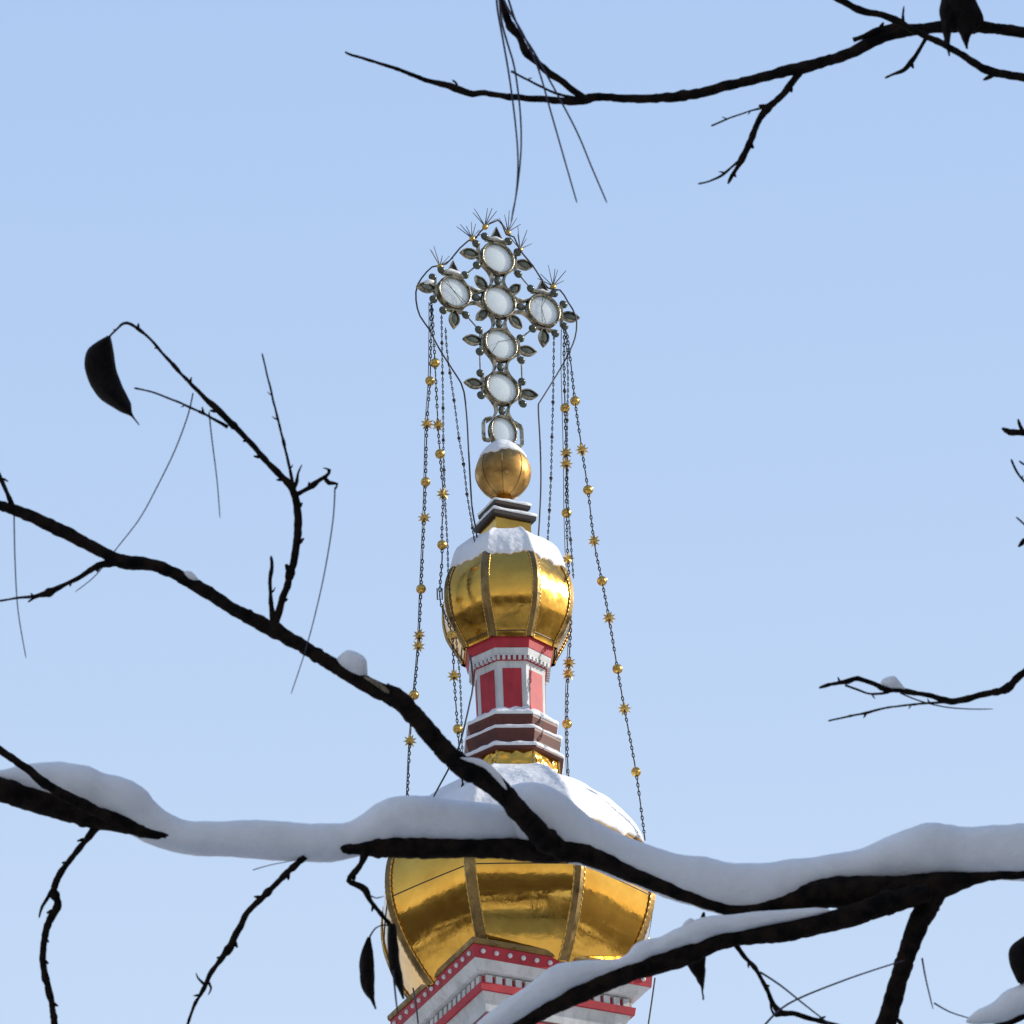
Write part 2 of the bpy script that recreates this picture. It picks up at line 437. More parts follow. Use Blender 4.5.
# ---- drum
zd0 = zT1t; zd1 = zring(665, 39); zd2 = zring(659.5, 41); zd3 = zring(655, 42); zd4 = zring(647.5, 44); zd5 = zring(636, 47)
drum = octring('drum', [(zd0, 36), (zd1, 37), (zd2, 38)], M['white'], tower)
for k in range(8):
    b = MB(); A0, B0 = octa(zd0, 36.4)[k], octa(zd0, 36.4)[(k + 1) % 8]; A1, B1 = octa(zd1, 37.4)[k], octa(zd1, 37.4)[(k + 1) % 8]
    mz = zd1 - .02
    def cor(s, z_):
        q = (z_ - zd0) / (zd1 - zd0); return A0.lerp(A1, q).lerp(B0.lerp(B1, q), s)
    o = Vector((A0.x + B0.x, A0.y + B0.y, 0)).normalized()
    ps = [cor(s, z_) for s, z_ in ((.17, zd0), (.83, zd0), (.83, mz), (.17, mz))]
    b.rings([[p - o * .002 for p in ps], [p + o * .002 for p in ps]])
    b.build('red_panel', M['red'], drum)
    # raised white frame round each panel
octring('red_frieze', [(zd2 + .001, 38.4), (zd3, 41.4)], M['red'], drum)
fz = octring('white_frieze', [(zd3 + .001, 42), (zd4, 44)], M['white'], drum)
b = MB()
for k in range(8):
    A = octa(zd3 - .002, 42.2)[k]; B = octa(zd3 - .002, 42.2)[(k + 1) % 8]; o = Vector((A.x + B.x, A.y + B.y, 0)).normalized()
    tgv = (B - A).normalized(); n_ = 6
    for i in range(n_):
        p = A.lerp(B, (i + .5) / n_); b.box(p - Vector((0, 0, .012)) - o * .004, o * .012, tgv * (A - B).length / n_ * .27, Vector((0, 0, .016)))
b.build('dentil_row', M['white'], fz)
octring('red_band', [(zd4 + .001, 44.6), (zd5, 47)], M['red'], drum)
# ---- upper dome
up_prof = [(657, 49, 49), (652, 51.5, 51.5), (640, 60, 60), (627, 67, 67), (612, 70, 70), (597, 69.3, 69.3), (583, 64.5, 64.5), (569, 56, 56), (557, 46, 46),
           (548, 36, 36), (542, 26, 26), (538, 17, 17)]
up_prof = [(y, a * (1 - .03 * min(1, (657 - y) / 20)), c * (1 - .03 * min(1, (657 - y) / 20))) for y, a, c in up_prof]
u6 = upx(zrow(600))
udome, ulv = dome('onion_dome', up_prof, M['gold'], 4.6 * u6, .010, .03, [5], tower, 5)
udome['label'] = 'small upper gilded onion dome with snow on its crown'
octring('dome_lip', [(zd5 + .001, 48.2), (zring(633, 49.5), 49.6), (zring(625, 51.5), 51.8)], M['gold'], udome)
snow_shell('dome_snow', ulv, 31.2, len(ulv) - 2, .042, udome, jag=1.25, seed=11)
# ---- pedestal
zp1 = zring(513.5, 23 * 1.414)
ped = sq_part('pedestal', [(zp1 - .40, 19.5), (zp1 + .001, 19.5)], M['gold'], tower)
s2t = zring(508.5, 23.5 * 1.414); s2b = zring(513.5, 23 * 1.414); s1t = zring(499, 20 * 1.414); s1b = zring(503.5, 19 * 1.414)
sq_part('slab', [(s2b + .002, 21.5), (s2b + .008, 23.5), (s2t, 24)], M['slab'], ped, .002)
sq_part('slab', [(s2t + .03, 15), (s1b, 16), (s1b + .006, 19.5), (s1t, 20)], M['slab'], ped, .002)
def slab_snow(z, h, th, hin):
    b = MB(); rr = []
    for r_, dz in ((hin, 0), (h + .3, -.001), (h + .9, th * .5), (h - .8, th), (hin, th * 1.6)):
        ring = []
        q = square(z + dz, r_)
        for i in range(4):
            for t in (0.02, .2, .4, .6, .8, .98):
                p = q[i].lerp(q[(i + 1) % 4], t); p.z += noise.noise(p * 14) * th * .5 if dz > 0 else 0; ring.append(p)
        rr.append(ring)
    b.rings(rr, cap=True); b.build('slab_snow', M['snow'], ped, smooth=True)
slab_snow(s2t, 24, .024, 14); slab_snow(s1t, 20, .026, 8)
# ---- ball
zbl = zrow(473.3); ub = upx(zbl); rb_ = 28 * ub
b = MB(); rr = []
for i in range(1, 24):
    t = pi * i / 24; rr.append([Vector((rb_ * sin(t) * cos(2 * pi * k / 48), rb_ * sin(t) * sin(2 * pi * k / 48), zbl + rb_ * cos(t))) for k in range(48)])
b.rings(rr); ball = b.build('gold_ball', M['gold_ball'], tower, smooth=True)
b = MB()
for k in range(4):
    a = pi * k / 4 + .3
    b.tube([Vector((rb_ * 1.002 * sin(2 * pi * i / 40) * cos(a), rb_ * 1.002 * sin(2 * pi * i / 40) * sin(a), zbl + rb_ * 1.002 * cos(2 * pi * i / 40))) for i in range(40)], .0028, 5, closed=True)
b.build('ball_seam', M['gold_rib'], ball, smooth=True)
b = MB(); b.rings([[Vector((r_ * ub * cos(2 * pi * k / 20), r_ * ub * sin(2 * pi * k / 20), z_)) for k in range(20)] for r_, z_ in ((13, s1t), (9, s1t + .04), (8, zbl - rb_ * .9))]); b.build('ball_neck', M['gold'], ball, smooth=True)
b = MB(); rr = []
for i in range(0, 15):
    q = i / 14; t = R(58) * (1 - q) + .02
    ring = []
    for k in range(40):
        a = 2 * pi * k / 40
        tt = t * (1 + .22 * noise.fractal(Vector((cos(a) * 2, sin(a) * 2, 5)), 1, 2, 3) * (1 - q))
        rr_ = rb_ * (.99 if i == 0 else 1.0 + .30 * q ** 1.5 + .05)
        ring.append(Vector((rr_ * sin(tt) * cos(a), rr_ * sin(tt) * sin(a), zbl + rr_ * cos(tt))))
    rr.append(ring)
b.rings(rr); b.build('ball_snow', M['snow'], ball, smooth=True)

# ================================================================== CROSS
zc = zrow(301); uc = upx(zc); PT = 49.4
c0 = PY(498.2, 302.3, Y0)
cross = tag(empty('ornate_cross', (c0.x, Y0, c0.z - 3.3 * PT * uc), YAW),
            'openwork metal cross of round milky glass discs with pointed petals, standing on the gold ball', 'cross')
cz0 = 3.3 * PT
def CP(a, b, n=0): return Vector((a * uc, -n * uc, (b + cz0) * uc))
def cw(a, b, n=0):                        # cross coordinates to world
    return cross.matrix_basis @ CP(a, b, n) if False else (Matrix.Translation(cross.location) @ Matrix.Rotation(YAW, 4, 'Z')) @ CP(a, b, n)
NR = (0, -1, 0)
RG = 17.2
def circ(a0, b0, r, n, N=40, t0=0, t1=2 * pi, closed=True):
    return [CP(a0 + r * cos(t0 + (t1 - t0) * i / (N if closed else N - 1)), b0 + r * sin(t0 + (t1 - t0) * i / (N if closed else N - 1)), n) for i in range(N)]
meds = [(0, 0), (-1, 0), (1, 0), (0, 1), (0, -1), (0, -2), (0, -3)]
for ia, ib in meds:
    a0, b0 = ia * PT, ib * PT
    b = MB(); b.sweep(circ(a0, b0, RG, 0), 1.2 * uc, 6 * uc, NR, True)
    b.tube(circ(a0, b0, RG, 3), 1.35 * uc, 8, True); b.tube(circ(a0, b0, RG, -3), 1.35 * uc, 8, True)
    med = b.build('disc_ring', M['cross'], cross, smooth=True)
    if ib == -3: med.scale.x = .80
    b = MB(); N = 36; rr = []
    for r_, n_ in ((.01, -2.6), (8, -2.0), (13, -1), (16.8, -.4), (16.8, .4), (13, 1), (8, 2.0), (.01, 2.6)): rr.append(circ(a0, b0, r_, n_, N))
    b.rings(rr); b.build('glass_disc', M['glass'], med, smooth=True)
    if (ia, ib) in ((-1, 0), (1, 0), (0, -1)):          # hairline bars across some discs
        b = MB(); q = {(-1, 0): .7, (1, 0): 1.5, (0, -1): 2.3}[(ia, ib)]
        for s in ((0, pi) if ib == 0 else (0,)):
            t_ = q + s
            b.tube([CP(a0 + 15 * cos(t_) , b0 - 15 * sin(t_), 3.4), CP(a0 - 3, b0 + 2, 3.6), CP(a0 - 14 * cos(t_ + .25), b0 + 14 * sin(t_ + .25), 3.4)], .28 * uc, 5)
        b.build('crack_line', M['dark'], med)

def petal(a0, b0, dirdeg, r0, ln, wd):
    d = R(dirdeg); dx, dy = cos(d), sin(d); lx, ly = -dy, dx
    out = []
    for i in range(17):
        t = i / 16; w = wd / 2 * math.sin(pi * min(1, t * .93 + .07)) ** .8 * (1 if t < .6 else 1 - ((t - .6) / .4) ** 2 * .25)
        out.append((r0 + ln * t, w if i < 16 else 0))
    up_ = [CP(a0 + dx * r + lx * w, b0 + dy * r + ly * w) for r, w in out]
    dn = [CP(a0 + dx * r - lx * w, b0 + dy * r - ly * w) for r, w in out][::-1][1:]
    b = MB(); b.sweep(up_ + dn, 1.3 * uc, 4.4 * uc, NR, True)
    pt = b.build('petal', M['cross'], cross, smooth=False)
    b = MB(); k = len(up_); rr = []
    for n_, sc in ((-1.6, .45), (-.8, .9), (.8, .9), (1.6, .45)):
        ring = []
        for r, w in out: ring.append(CP(a0 + dx * (r0 + ln / 2 + (r - r0 - ln / 2) * sc) + lx * w * sc, b0 + dy * (r0 + ln / 2 + (r - r0 - ln / 2) * sc) + ly * w * sc, n_))
        for r, w in out[::-1][1:]: ring.append(CP(a0 + dx * (r0 + ln / 2 + (r - r0 - ln / 2) * sc) - lx * w * sc, b0 + dy * (r0 + ln / 2 + (r - r0 - ln / 2) * sc) - ly * w * sc, n_))
        rr.append(ring)
    b.rings(rr); b.build('petal_inlay', M['inlay'], pt, smooth=True)
def bead(a, b0, r=3.9, m='inlay'):
    b = MB(); b.ball((0, 0, 0), r * uc, 14); b.tube([(r * .96 * uc * cos(t * pi / 8), 0, r * .96 * uc * sin(t * pi / 8)) for t in range(16)], .8 * uc, 5, True)
    o = b.build('bead', M['cross'] if m == 'cross' else M[m], cross, smooth=True); o.location = CP(a, b0, 1.0); return o
def sidebar(a0, b0, dx, dy):              # short bar with two beads, and a petal, on a free side
    lx, ly = -dy, dx
    b = MB(); b.sweep([CP(a0 + dx * 20.5 + lx * t, b0 + dy * 20.5 + ly * t) for t in (-12, -6, 0, 6, 12)], 2.0 * uc, 5 * uc, NR)
    b.build('cross_bar', M['cross'], cross)
    for s in (-1, 1): bead(a0 + dx * 23.0 + lx * 12.5 * s, b0 + dy * 23.0 + ly * 12.5 * s)
    petal(a0, b0, math.degrees(math.atan2(dy, dx)), 21, 19, 9.6)
sidebar(-PT, 0, -1, 0); sidebar(-PT, 0, 0, -1); sidebar(PT, 0, 1, 0); sidebar(PT, 0, 0, -1)
sidebar(0, PT, -1, 0); sidebar(0, PT, 1, 0)
for k in (-1, -2): sidebar(0, k * PT, -1, 0); sidebar(0, k * PT, 1, 0)
def crownlet(a0, b0):
    b = MB(); b.sweep([CP(a0 - 12, b0 + 20.5), CP(a0, b0 + 20.5), CP(a0 + 12, b0 + 20.5)], 2.4 * uc, 5 * uc, NR)
    b.sweep([CP(a0 - 5.5, b0 + 24), CP(a0, b0 + 36), CP(a0 + 5.5, b0 + 24)], 1.8 * uc, 4 * uc, NR, True)
    b.build('crown_point', M['cross'], cross)
    for s in (-1, 1): bead(a0 + 13 * s, b0 + 23)
    b = MB(); rr = []
    for r_, n_ in ((.2, -1), (1, -1), (1, 1), (.2, 1)): rr.append([CP(a0 + x * r_, b0 + 23 + (y - 23) * r_, n_) for x, y in ((-4.6, 24.3), (0, 34), (4.6, 24.3))])
    b.rings(rr); b.build('crown_inlay', M['dark'], cross)
for q in ((-PT, 0), (PT, 0), (0, PT)): crownlet(*q)
for d in (45, 135, 225, 315): petal(0, 0, d, 18.5, 16, 9)
# connectors between neighbouring discs
links = [((-PT, 0), (0, 0)), ((0, 0), (PT, 0)), ((0, 0), (0, PT)), ((0, 0), (0, -PT)), ((0, -PT), (0, -2 * PT)), ((0, -2 * PT), (0, -3 * PT))]
for (ax, ay), (bx, by) in links:
    dx, dy = (bx - ax) / PT, (by - ay) / PT; lx, ly = -dy, dx; mx, my = (ax + bx) / 2, (ay + by) / 2
    b = MB()
    for s in (-1, 1):
        pts = []
        for i in range(15):
            t = -1 + i / 7; off = 6.2 + 10.5 * t * t; pts.append(CP(mx + dx * t * 15.5 + lx * off * s, my + dy * t * 15.5 + ly * off * s))
        b.sweep(pts, 1.9 * uc, 6 * uc, NR)
    c_ = b.build('connector', M['cross'], cross)
    b = MB(); b.ball((0, 0, 0), 4.6 * uc, 12, sc=(1.25 if dx else .85, .5, .85 if dx else 1.25)); o = b.build('connector_inlay', M['inlay'], c_, smooth=True); o.location = CP(mx, my)
# rods tying beads of neighbouring arms
def rod(a, b_, c, d):
    b = MB(); b.tube([CP(a, b_, 1), CP(c, d, 1)], .8 * uc, 6); b.build('tie_rod', M['cross'], cross)
rod(-23, PT - 12.5, -PT + 13, 23); rod(23, PT - 12.5, PT - 13, 23)
rod(-PT + 12.5, -23, -23, -PT + 12.5); rod(PT - 12.5, -23, 23, -PT + 12.5)
rod(-23, -PT - 12.5, -23, -2 * PT + 12.5); rod(23, -PT - 12.5, 23, -2 * PT + 12.5)
for s in (-1, 1):
    b = MB(); b.sweep([CP(s * 13, -3 * PT + 14), CP(s * 19.5, -3 * PT + 11), CP(s * 21, -3 * PT + 7), CP(s * 21, -3 * PT - 10), CP(s * 19.5, -3 * PT - 12), CP(s * 14, -3 * PT - 12)], 1.9 * uc, 5 * uc, NR)
    b.build('foot_bracket', M['cross'], cross)
b = MB(); b.tube([CP(0, -3 * PT - 10), CP(0, -3.3 * PT - 10)], 5 * uc, 10); b.build('foot_post', M['cross'], cross)
# spikes
def spikes(a, b0):
    b = MB(); b.ball(CP(a, b0), 3.2 * uc, 10); sb = b.build('spike_ball', M['gilt'], cross, smooth=True)
    b = MB()
    for i in range(7):
        t = R(90 + (-48 + 16 * i) + random.uniform(-5, 5)); L = random.uniform(17, 23); dn = random.uniform(-9, 9)
        b.tube([CP(a, b0 + 1), CP(a + cos(t) * L, b0 + sin(t) * L, dn)], [.6 * uc, .34 * uc], 5)
    b.build('bird_spikes', M['wire'], sb)
def inv(px, py):                          # photo pixel to cross coordinates
    r = ray(px, py); n = Vector((sin(YAW), -cos(YAW), 0)); o = Vector((c0.x, Y0, c0.z))
    t = (o - CAM).dot(n) / r.dot(n); q = CAM + r * t - o
    return q.dot(Vector((cos(YAW), sin(YAW), 0))) / uc, q.z / uc
for px, py in ((440, 267), (472, 239), (485, 227), (508, 233), (520, 250), (553, 287)): spikes(*inv(px, py))
# snow caught on the upper edges of the cross
def csnow(pts, w):
    b = MB(); b.tube([CP(x, y + w * .4, .6) for x, y in pts], [w * uc * (.5 if i in (0, len(pts) - 1) else 1) for i in range(len(pts))], 8)
    b.build('cross_snow', M['snow'], cross, smooth=True)
csnow([(-PT - 11, 22), (-PT - 3, 24), (-PT + 4, 23), (-PT + 12, 21)], 2.2); csnow([(PT - 10, 22), (PT, 23), (PT + 11, 22)], 1.8)
csnow([(-9, PT + 22), (0, PT + 23), (9, PT + 22)], 2.2); csnow([(-PT - 33, 3), (-PT - 27, 5.5), (-PT - 21, 7)], 3.2)
csnow([(-30, 11), (-24, 8.5), (-17, 9)], 1.4); csnow([(20, 8), (27, 7.5), (33, 9)], 1.4)

# ================================================================== CABLES + CHAINS
def cpix(a, b): return proj(cw(a, b))
def cable(name, pts, r, label):
    """pts (px, py, Y)"""
    q = cr(pts, 6); b = MB(); base = PY(*pts[0])
    e = [PY(x, y, Y) - base for x, y, Y in q]
    b.tube(e, r * uc, 6); o = b.build(name, M['wire'], None, smooth=True); o.location = base
    return tag(o, label, 'cable', 'thin lighting cables of the cross')
cable('light_cable', [(498, 220, 60), (489, 224, 60), (480, 232, 60), (476, 238, 59.95), (468, 241, 59.9), (460, 248, 59.9), (446, 264, 59.85), (432, 267, 59.8), (418, 284, 59.75), (416, 300, 59.75), (420, 316, 59.75), (429, 329, 59.8),
                      (440, 350, 59.85), (461, 383, 59.9), (464, 392, 59.9), (467, 419, 59.88), (469, 458, 59.86), (472, 506, 59.82), (476, 530, 59.8), (478, 548, 59.77), (480, 566, 59.70)], .85,
      'grey cable looping round the left side of the cross and hanging beside the ball')
cable('light_cable', [(498, 220, 60), (502, 224, 60), (506, 234, 60), (514, 237, 60.05), (520, 250, 60.05), (533, 266, 60.1), (548, 288, 60.2), (560, 290, 60.2), (568, 302, 60.25), (576, 317, 60.25), (575, 338, 60.25), (563, 364, 60.2),
                      (543, 397, 60.1), (538.5, 404, 60.08), (540, 440, 60.08), (541, 480, 60.08), (539.5, 520, 60.08), (538, 542, 60.07)], .85,
      'grey cable looping round the right side of the cross and down to the dome snow')
cable('light_cable', [(470, 655, 59.75), (471.5, 664, 59.72), (473, 686, 59.7), (470, 702, 59.68), (465, 724, 59.66), (458, 749, 59.62), (448, 770, 59.6), (433, 798, 59.5), (427, 815, 59.4)], .9,
      'single grey cable slanting down left from the upper dome to the snow cone')

sc = MB()
def star_mesh():
    b = MB(); n = 9; r1, r2 = 7.2 * uc, 3.6 * uc; vs = [Vector((0, -1.6 * uc, 0)), Vector((0, 1.6 * uc, 0))]
    for i in range(2 * n):
        a = pi * i / n; r = r1 if i % 2 == 0 else r2; vs.append(Vector((r * sin(a), 0, r * cos(a))))
    fs = []
    for i in range(2 * n):
        fs.append((0, 2 + i, 2 + (i + 1) % (2 * n))); fs.append((1, 2 + (i + 1) % (2 * n), 2 + i))
    b.add(vs, fs); return b
STAR = star_mesh().build('star', M['gilt']); STARM = STAR.data; bpy.data.objects.remove(STAR)
b = MB(); b.ball((0, 0, 0), 4.5 * uc, 14); b.tube([(4.5 * uc * cos(t * pi / 8), 0, 4.5 * uc * sin(t * pi / 8)) for t in range(16)], .6 * uc, 5, True)
BALL = b.build('gold_bead', M['gilt'], smooth=True); BALLM = BALL.data; bpy.data.objects.remove(BALL)
b = MB(); b.ball((0, 0, 0), 1.9 * uc, 10)
SM = b.build('dark_bead', M['chain'], smooth=True); SMM = SM.data; bpy.data.objects.remove(SM)
def chain(pts, stars, balls, smalls, label, second=0.0, thin=False, clasp=None):
    q = cr(pts, 3.5 if not thin else 3.0); base = PY(*pts[0]); W = [PY(*p) - base for p in q]
    root = tag(empty('hanging_chain', base), label, 'chain', 'chains hanging from the cross')
    b = MB()
    for i in range(len(W) - 1):
        A, B = W[i], W[i + 1]; t = (B - A); L = t.length; t.normalize(); mid = (A + B) / 2
        side = Vector((1, 0, 0)) if i % 2 else Vector((0, 1, 0)); side = (side - t * side.dot(t)).normalized()
        if i % 5 == 4 and not thin:
            b.tube([A - t * L * .1, B + t * L * .1], .75 * uc, 5); continue
        w = (1.05 if not thin else .75) * uc
        b.tube([mid + t * (L * .62) * cos(a) + side * w * sin(a) for a in [2 * pi * k / 8 for k in range(8)]], (.62 if not thin else .48) * uc, 4, True)
    b.build('link_strand', M['chain'], root, smooth=True)
    if second:
        b = MB(); n = len(W)
        b.tube([p + Vector((-second * uc * (1 - .5 * i / n), .02, 0)) for i, p in enumerate(W)][::3] + [W[-1]], .45 * uc, 5); b.build('strand_wire', M['wire'], root, smooth=True)
    def at(y):
        for i in range(len(q) - 1):
            if q[i][1] <= y <= q[i + 1][1]:
                t = (y - q[i][1]) / (q[i + 1][1] - q[i][1] + 1e-9); return W[i].lerp(W[i + 1], t)
        return W[-1]
    for lst, me, nm in ((stars, STARM, 'star'), (balls, BALLM, 'gold_bead'), (smalls, SMM, 'dark_bead')):
        for y in lst:
            o = bpy.data.objects.new(nm, me); COL.objects.link(o); o.parent = root; o.location = at(y)
            o.rotation_euler = (random.uniform(-.25, .25) + .40, random.uniform(-.5, .5), random.uniform(-.45, .45))
    if clasp:
        b = MB(); p = at(clasp); w = 2.4 * uc; h = 6 * uc
        b.tube([p + Vector(v) for v in ((-w, 0, h), (w, 0, h), (w, 0, -h), (-w, 0, -h))], .7 * uc, 6, True); b.build('turnbuckle', M['chain'], root)
    return root
chain([(431, 301, 59.77), (431, 330, 59.77), (430, 380, 59.76), (427, 425, 59.74), (425, 500, 59.7), (421, 590, 59.65), (418.5, 645, 59.62), (414, 695, 59.6), (410, 741, 59.57), (407.5, 794, 59.54), (406, 830, 59.52), (404, 868, 59.50)],
      [424, 518, 635, 646, 741], [381, 482, 589, 695], [], 'outermost left hanging chain, clear of the domes, with gold stars and balls', 2.2)
chain([(432, 306, 59.77), (433.5, 335, 59.76), (435, 363, 59.75), (438, 425, 59.72), (440, 454, 59.7), (443, 494, 59.66), (442, 530, 59.64), (442, 560, 59.6), (440, 587, 59.57), (441, 604, 59.55), (452, 635, 59.5), (454, 676, 59.5), (457.7, 729, 59.48), (461, 770, 59.45), (465, 810, 59.4), (467, 850, 59.38)],
      [425, 494, 676], [363, 454, 545, 635, 729], [], 'chain with stars and balls passing close by the left edge of the upper dome', 0, clasp=594)
chain([(441.5, 315, 59.8), (442, 345, 59.8), (443, 400, 59.78), (443.5, 450, 59.76), (445, 497, 59.72), (447.5, 545, 59.65), (449, 585, 59.6), (455, 630, 59.55), (460, 680, 59.52), (462, 740, 59.48), (463, 800, 59.42), (463, 850, 59.38)],
      [], [], [343, 373, 408, 440, 470], 'thin beaded chain hanging from the underside of the left cross arm', 0, True)
chain([(445.5, 328, 59.82), (447, 350, 59.82), (450, 373, 59.82), (454, 400, 59.81), (459, 438, 59.8), (463.5, 464, 59.79), (467, 494, 59.78), (472, 524, 59.76), (475, 545, 59.73), (477.5, 562, 59.69)],
      [], [], [373, 400, 438, 464, 494, 528], 'thin beaded chain slanting from the left cross arm to the upper dome front', 0, True)
chain([(554, 335, 60.2), (553.5, 370, 60.2), (553, 402, 60.19), (552, 437, 60.17), (551, 478, 60.15), (549.5, 510, 60.12), (547.5, 543, 60.1)],
      [], [], [402, 437, 478, 510, 541], 'thin straight beaded chain hanging from the right cross arm to dome snow', 0, True)
chain([(564.5, 328, 60.22), (564, 360, 60.22), (565, 408, 60.2), (566, 453, 60.2), (566.5, 513, 60.2), (568, 560, 60.18), (571, 610, 60.15), (569, 663, 60.12), (567.5, 690, 60.12), (567, 724, 60.1), (567.5, 757, 60.05), (568.5, 778, 60.0)],
      [453, 464, 559, 663, 674], [408, 513, 724], [391], 'chain passing behind the right edge of the upper dome beside a straight wire', 3.2)
chain([(566, 330, 60.22), (568, 380, 60.22), (567, 430, 60.2), (568, 500, 60.18), (571, 545, 60.0), (573.5, 578, 59.8)],
      [], [], [420, 470, 540], 'thin chain from the right cross arm ending at the right shoulder of the upper dome', 0, True)
G = chain([(567, 333, 60.24), (571, 365, 60.2), (575, 401, 60.16), (582, 450, 60.1), (588, 490, 60.05), (594, 541, 60.0), (602, 581, 59.95), (609, 618, 59.9), (617.5, 669, 59.85), (624.5, 709, 59.8), (636, 772, 59.72), (645, 840, 59.66)],
      [450, 541, 618, 709], [401, 490, 581, 669, 772], [], 'outermost right hanging chain slanting down to the edge of the lower dome', 0)
# thin guy wires by the cornice
def wire(pts, label):
    base = PY(*pts[0]); b = MB(); b.tube([PY(*p) - base for p in cr(pts, 8)], .8 * uc, 6); o = b.build('guy_wire', M['wire'], None, smooth=True); o.location = base; tag(o, label, 'wire', 'wires hanging down the cornice')
wire([(413, 988, 59.25), (416, 1005, 59.2), (420, 1040, 59.1)], 'short dark wire hanging over the left face of the cornice')
wire([(655, 978, 60.1), (652, 1000, 60.1), (646, 1040, 60.1)], 'short dark wire hanging from the right corner of the cornice')

# ================================================================== BRANCHES
D = 12.0; pxm = D / FPX
def limb(parent, name, pts, depth=D, knob=.16, rf=.84, seed=None, m='bark', droop=0.0, wig=.7, step=3.0):
    """pts (px, py, radius px[, depth offset m])"""
    seed = seed if seed is not None else random.random() * 100
    pts = [tuple(p) + ((0.0,) if len(p) == 3 else ()) for p in pts]
    q = cr(pts, step); b = MB(); W = []; Rr = []
    n = len(q)
    for i, (x, y, r, dz) in enumerate(q):
        s = i * .22 + seed
        r = max(r * (rf if knob else 1), .3)
        wx = wig * min(1.5, r * .3 + .2) * noise.noise(Vector((s * 1.1, seed, 0))); wy = wig * min(1.5, r * .3 + .2) * noise.noise(Vector((s * 1.1, seed, 9)))
        kn = 1 + knob * noise.fractal(Vector((s * 1.6, seed, 4)), .8, 2, 3)
        if knob and noise.noise(Vector((s * .9, seed, 20))) > .42: kn += knob * 1.3
        W.append(P(x + wx, y + wy, depth + dz + .004 * noise.noise(Vector((s * .3, seed, 7))))); Rr.append(r * pxm * kn)
    if Rr: Rr[-1] *= .55
    base = parent.location
    b.tube([w - base for w in W], Rr, 12 if max(Rr) > .004 else 6)
    if name == 'twig' and n > 14:
        rs = random.Random(int(seed * 10)); i = rs.randint(5, 9)
        while i < n - 3:
            t = (W[i + 1] - W[i - 1]).normalized(); sd = t.cross(Fw).normalized() * rs.choice((-1, 1))
            L = rs.uniform(1.6, 3.6) * pxm + Rr[i]; p0 = W[i] - base
            b.tube([p0, p0 + sd * L * .6 + t * L * .4, p0 + sd * L + t * L * rs.uniform(.5, 1.1)], [Rr[i] * .85, Rr[i] * .6, Rr[i] * .25], 6)
            i += rs.randint(6, 16)
    # rough bark relief
    if knob and max(Rr) > .007:
        for v in b.v:
            f = noise.fractal(v * 160, .7, 2, 3); v += Vector((.3, .2, 1)) * f * .0006
    return b.build(name, M[m], parent, smooth=True)
def stalk(parent, pts, depth=D, r=.75):
    pts = [(x, y, r * (1 - .35 * i / max(1, len(pts) - 1))) for i, (x, y) in enumerate(pts)]
    return limb(parent, 'leaf_stalk', pts, depth, 0, m='stalk', wig=0, step=6)
def leaf(parent, L, Rr, depth=D, curl=.02, seed=0):
    """blade between two edge curves of equal length, cupped in depth"""
    l = cr([(x, y) for x, y in L], 3); k = len(l)
    def samp(c, t):
        c = [(x, y) for x, y in c]; s = t * (len(c) - 1); i = min(int(s), len(c) - 2); q = s - i
        p0 = c[max(i - 1, 0)]; p1 = c[i]; p2 = c[i + 1]; p3 = c[min(i + 2, len(c) - 1)]
        return tuple(.5 * (2 * b + (c_ - a) * q + (2 * a - 5 * b + 4 * c_ - d) * q * q + (3 * b - a - 3 * c_ + d) * q ** 3) for a, b, c_, d in zip(p0, p1, p2, p3))
    b = MB(); nu, nv = 8, 26; vs = []; base = parent.location
    for j in range(nv + 1):
        t = j / nv; a = samp(L, t); c = samp(Rr, t)
        for i in range(nu + 1):
            s = i / nu; x = a[0] * (1 - s) + c[0] * s; y = a[1] * (1 - s) + c[1] * s
            d = depth + curl * (4 * (s - .5) ** 2) + .006 * noise.noise(Vector((s * 3, t * 5, seed))) + curl * .6 * sin(t * 3)
            vs.append(P(x + .8 * noise.noise(Vector((t * 9, s * 2, seed))), y, d) - base)
    fs = [(j * (nu + 1) + i, j * (nu + 1) + i + 1, (j + 1) * (nu + 1) + i + 1, (j + 1) * (nu + 1) + i) for j in range(nv) for i in range(nu)]
    b.add(vs, fs); o = b.build('dried_leaf', M['leaf'], parent, smooth=True)
    sd = o.modifiers.new('thickness', 'SOLIDIFY'); sd.thickness = .0008
    return o
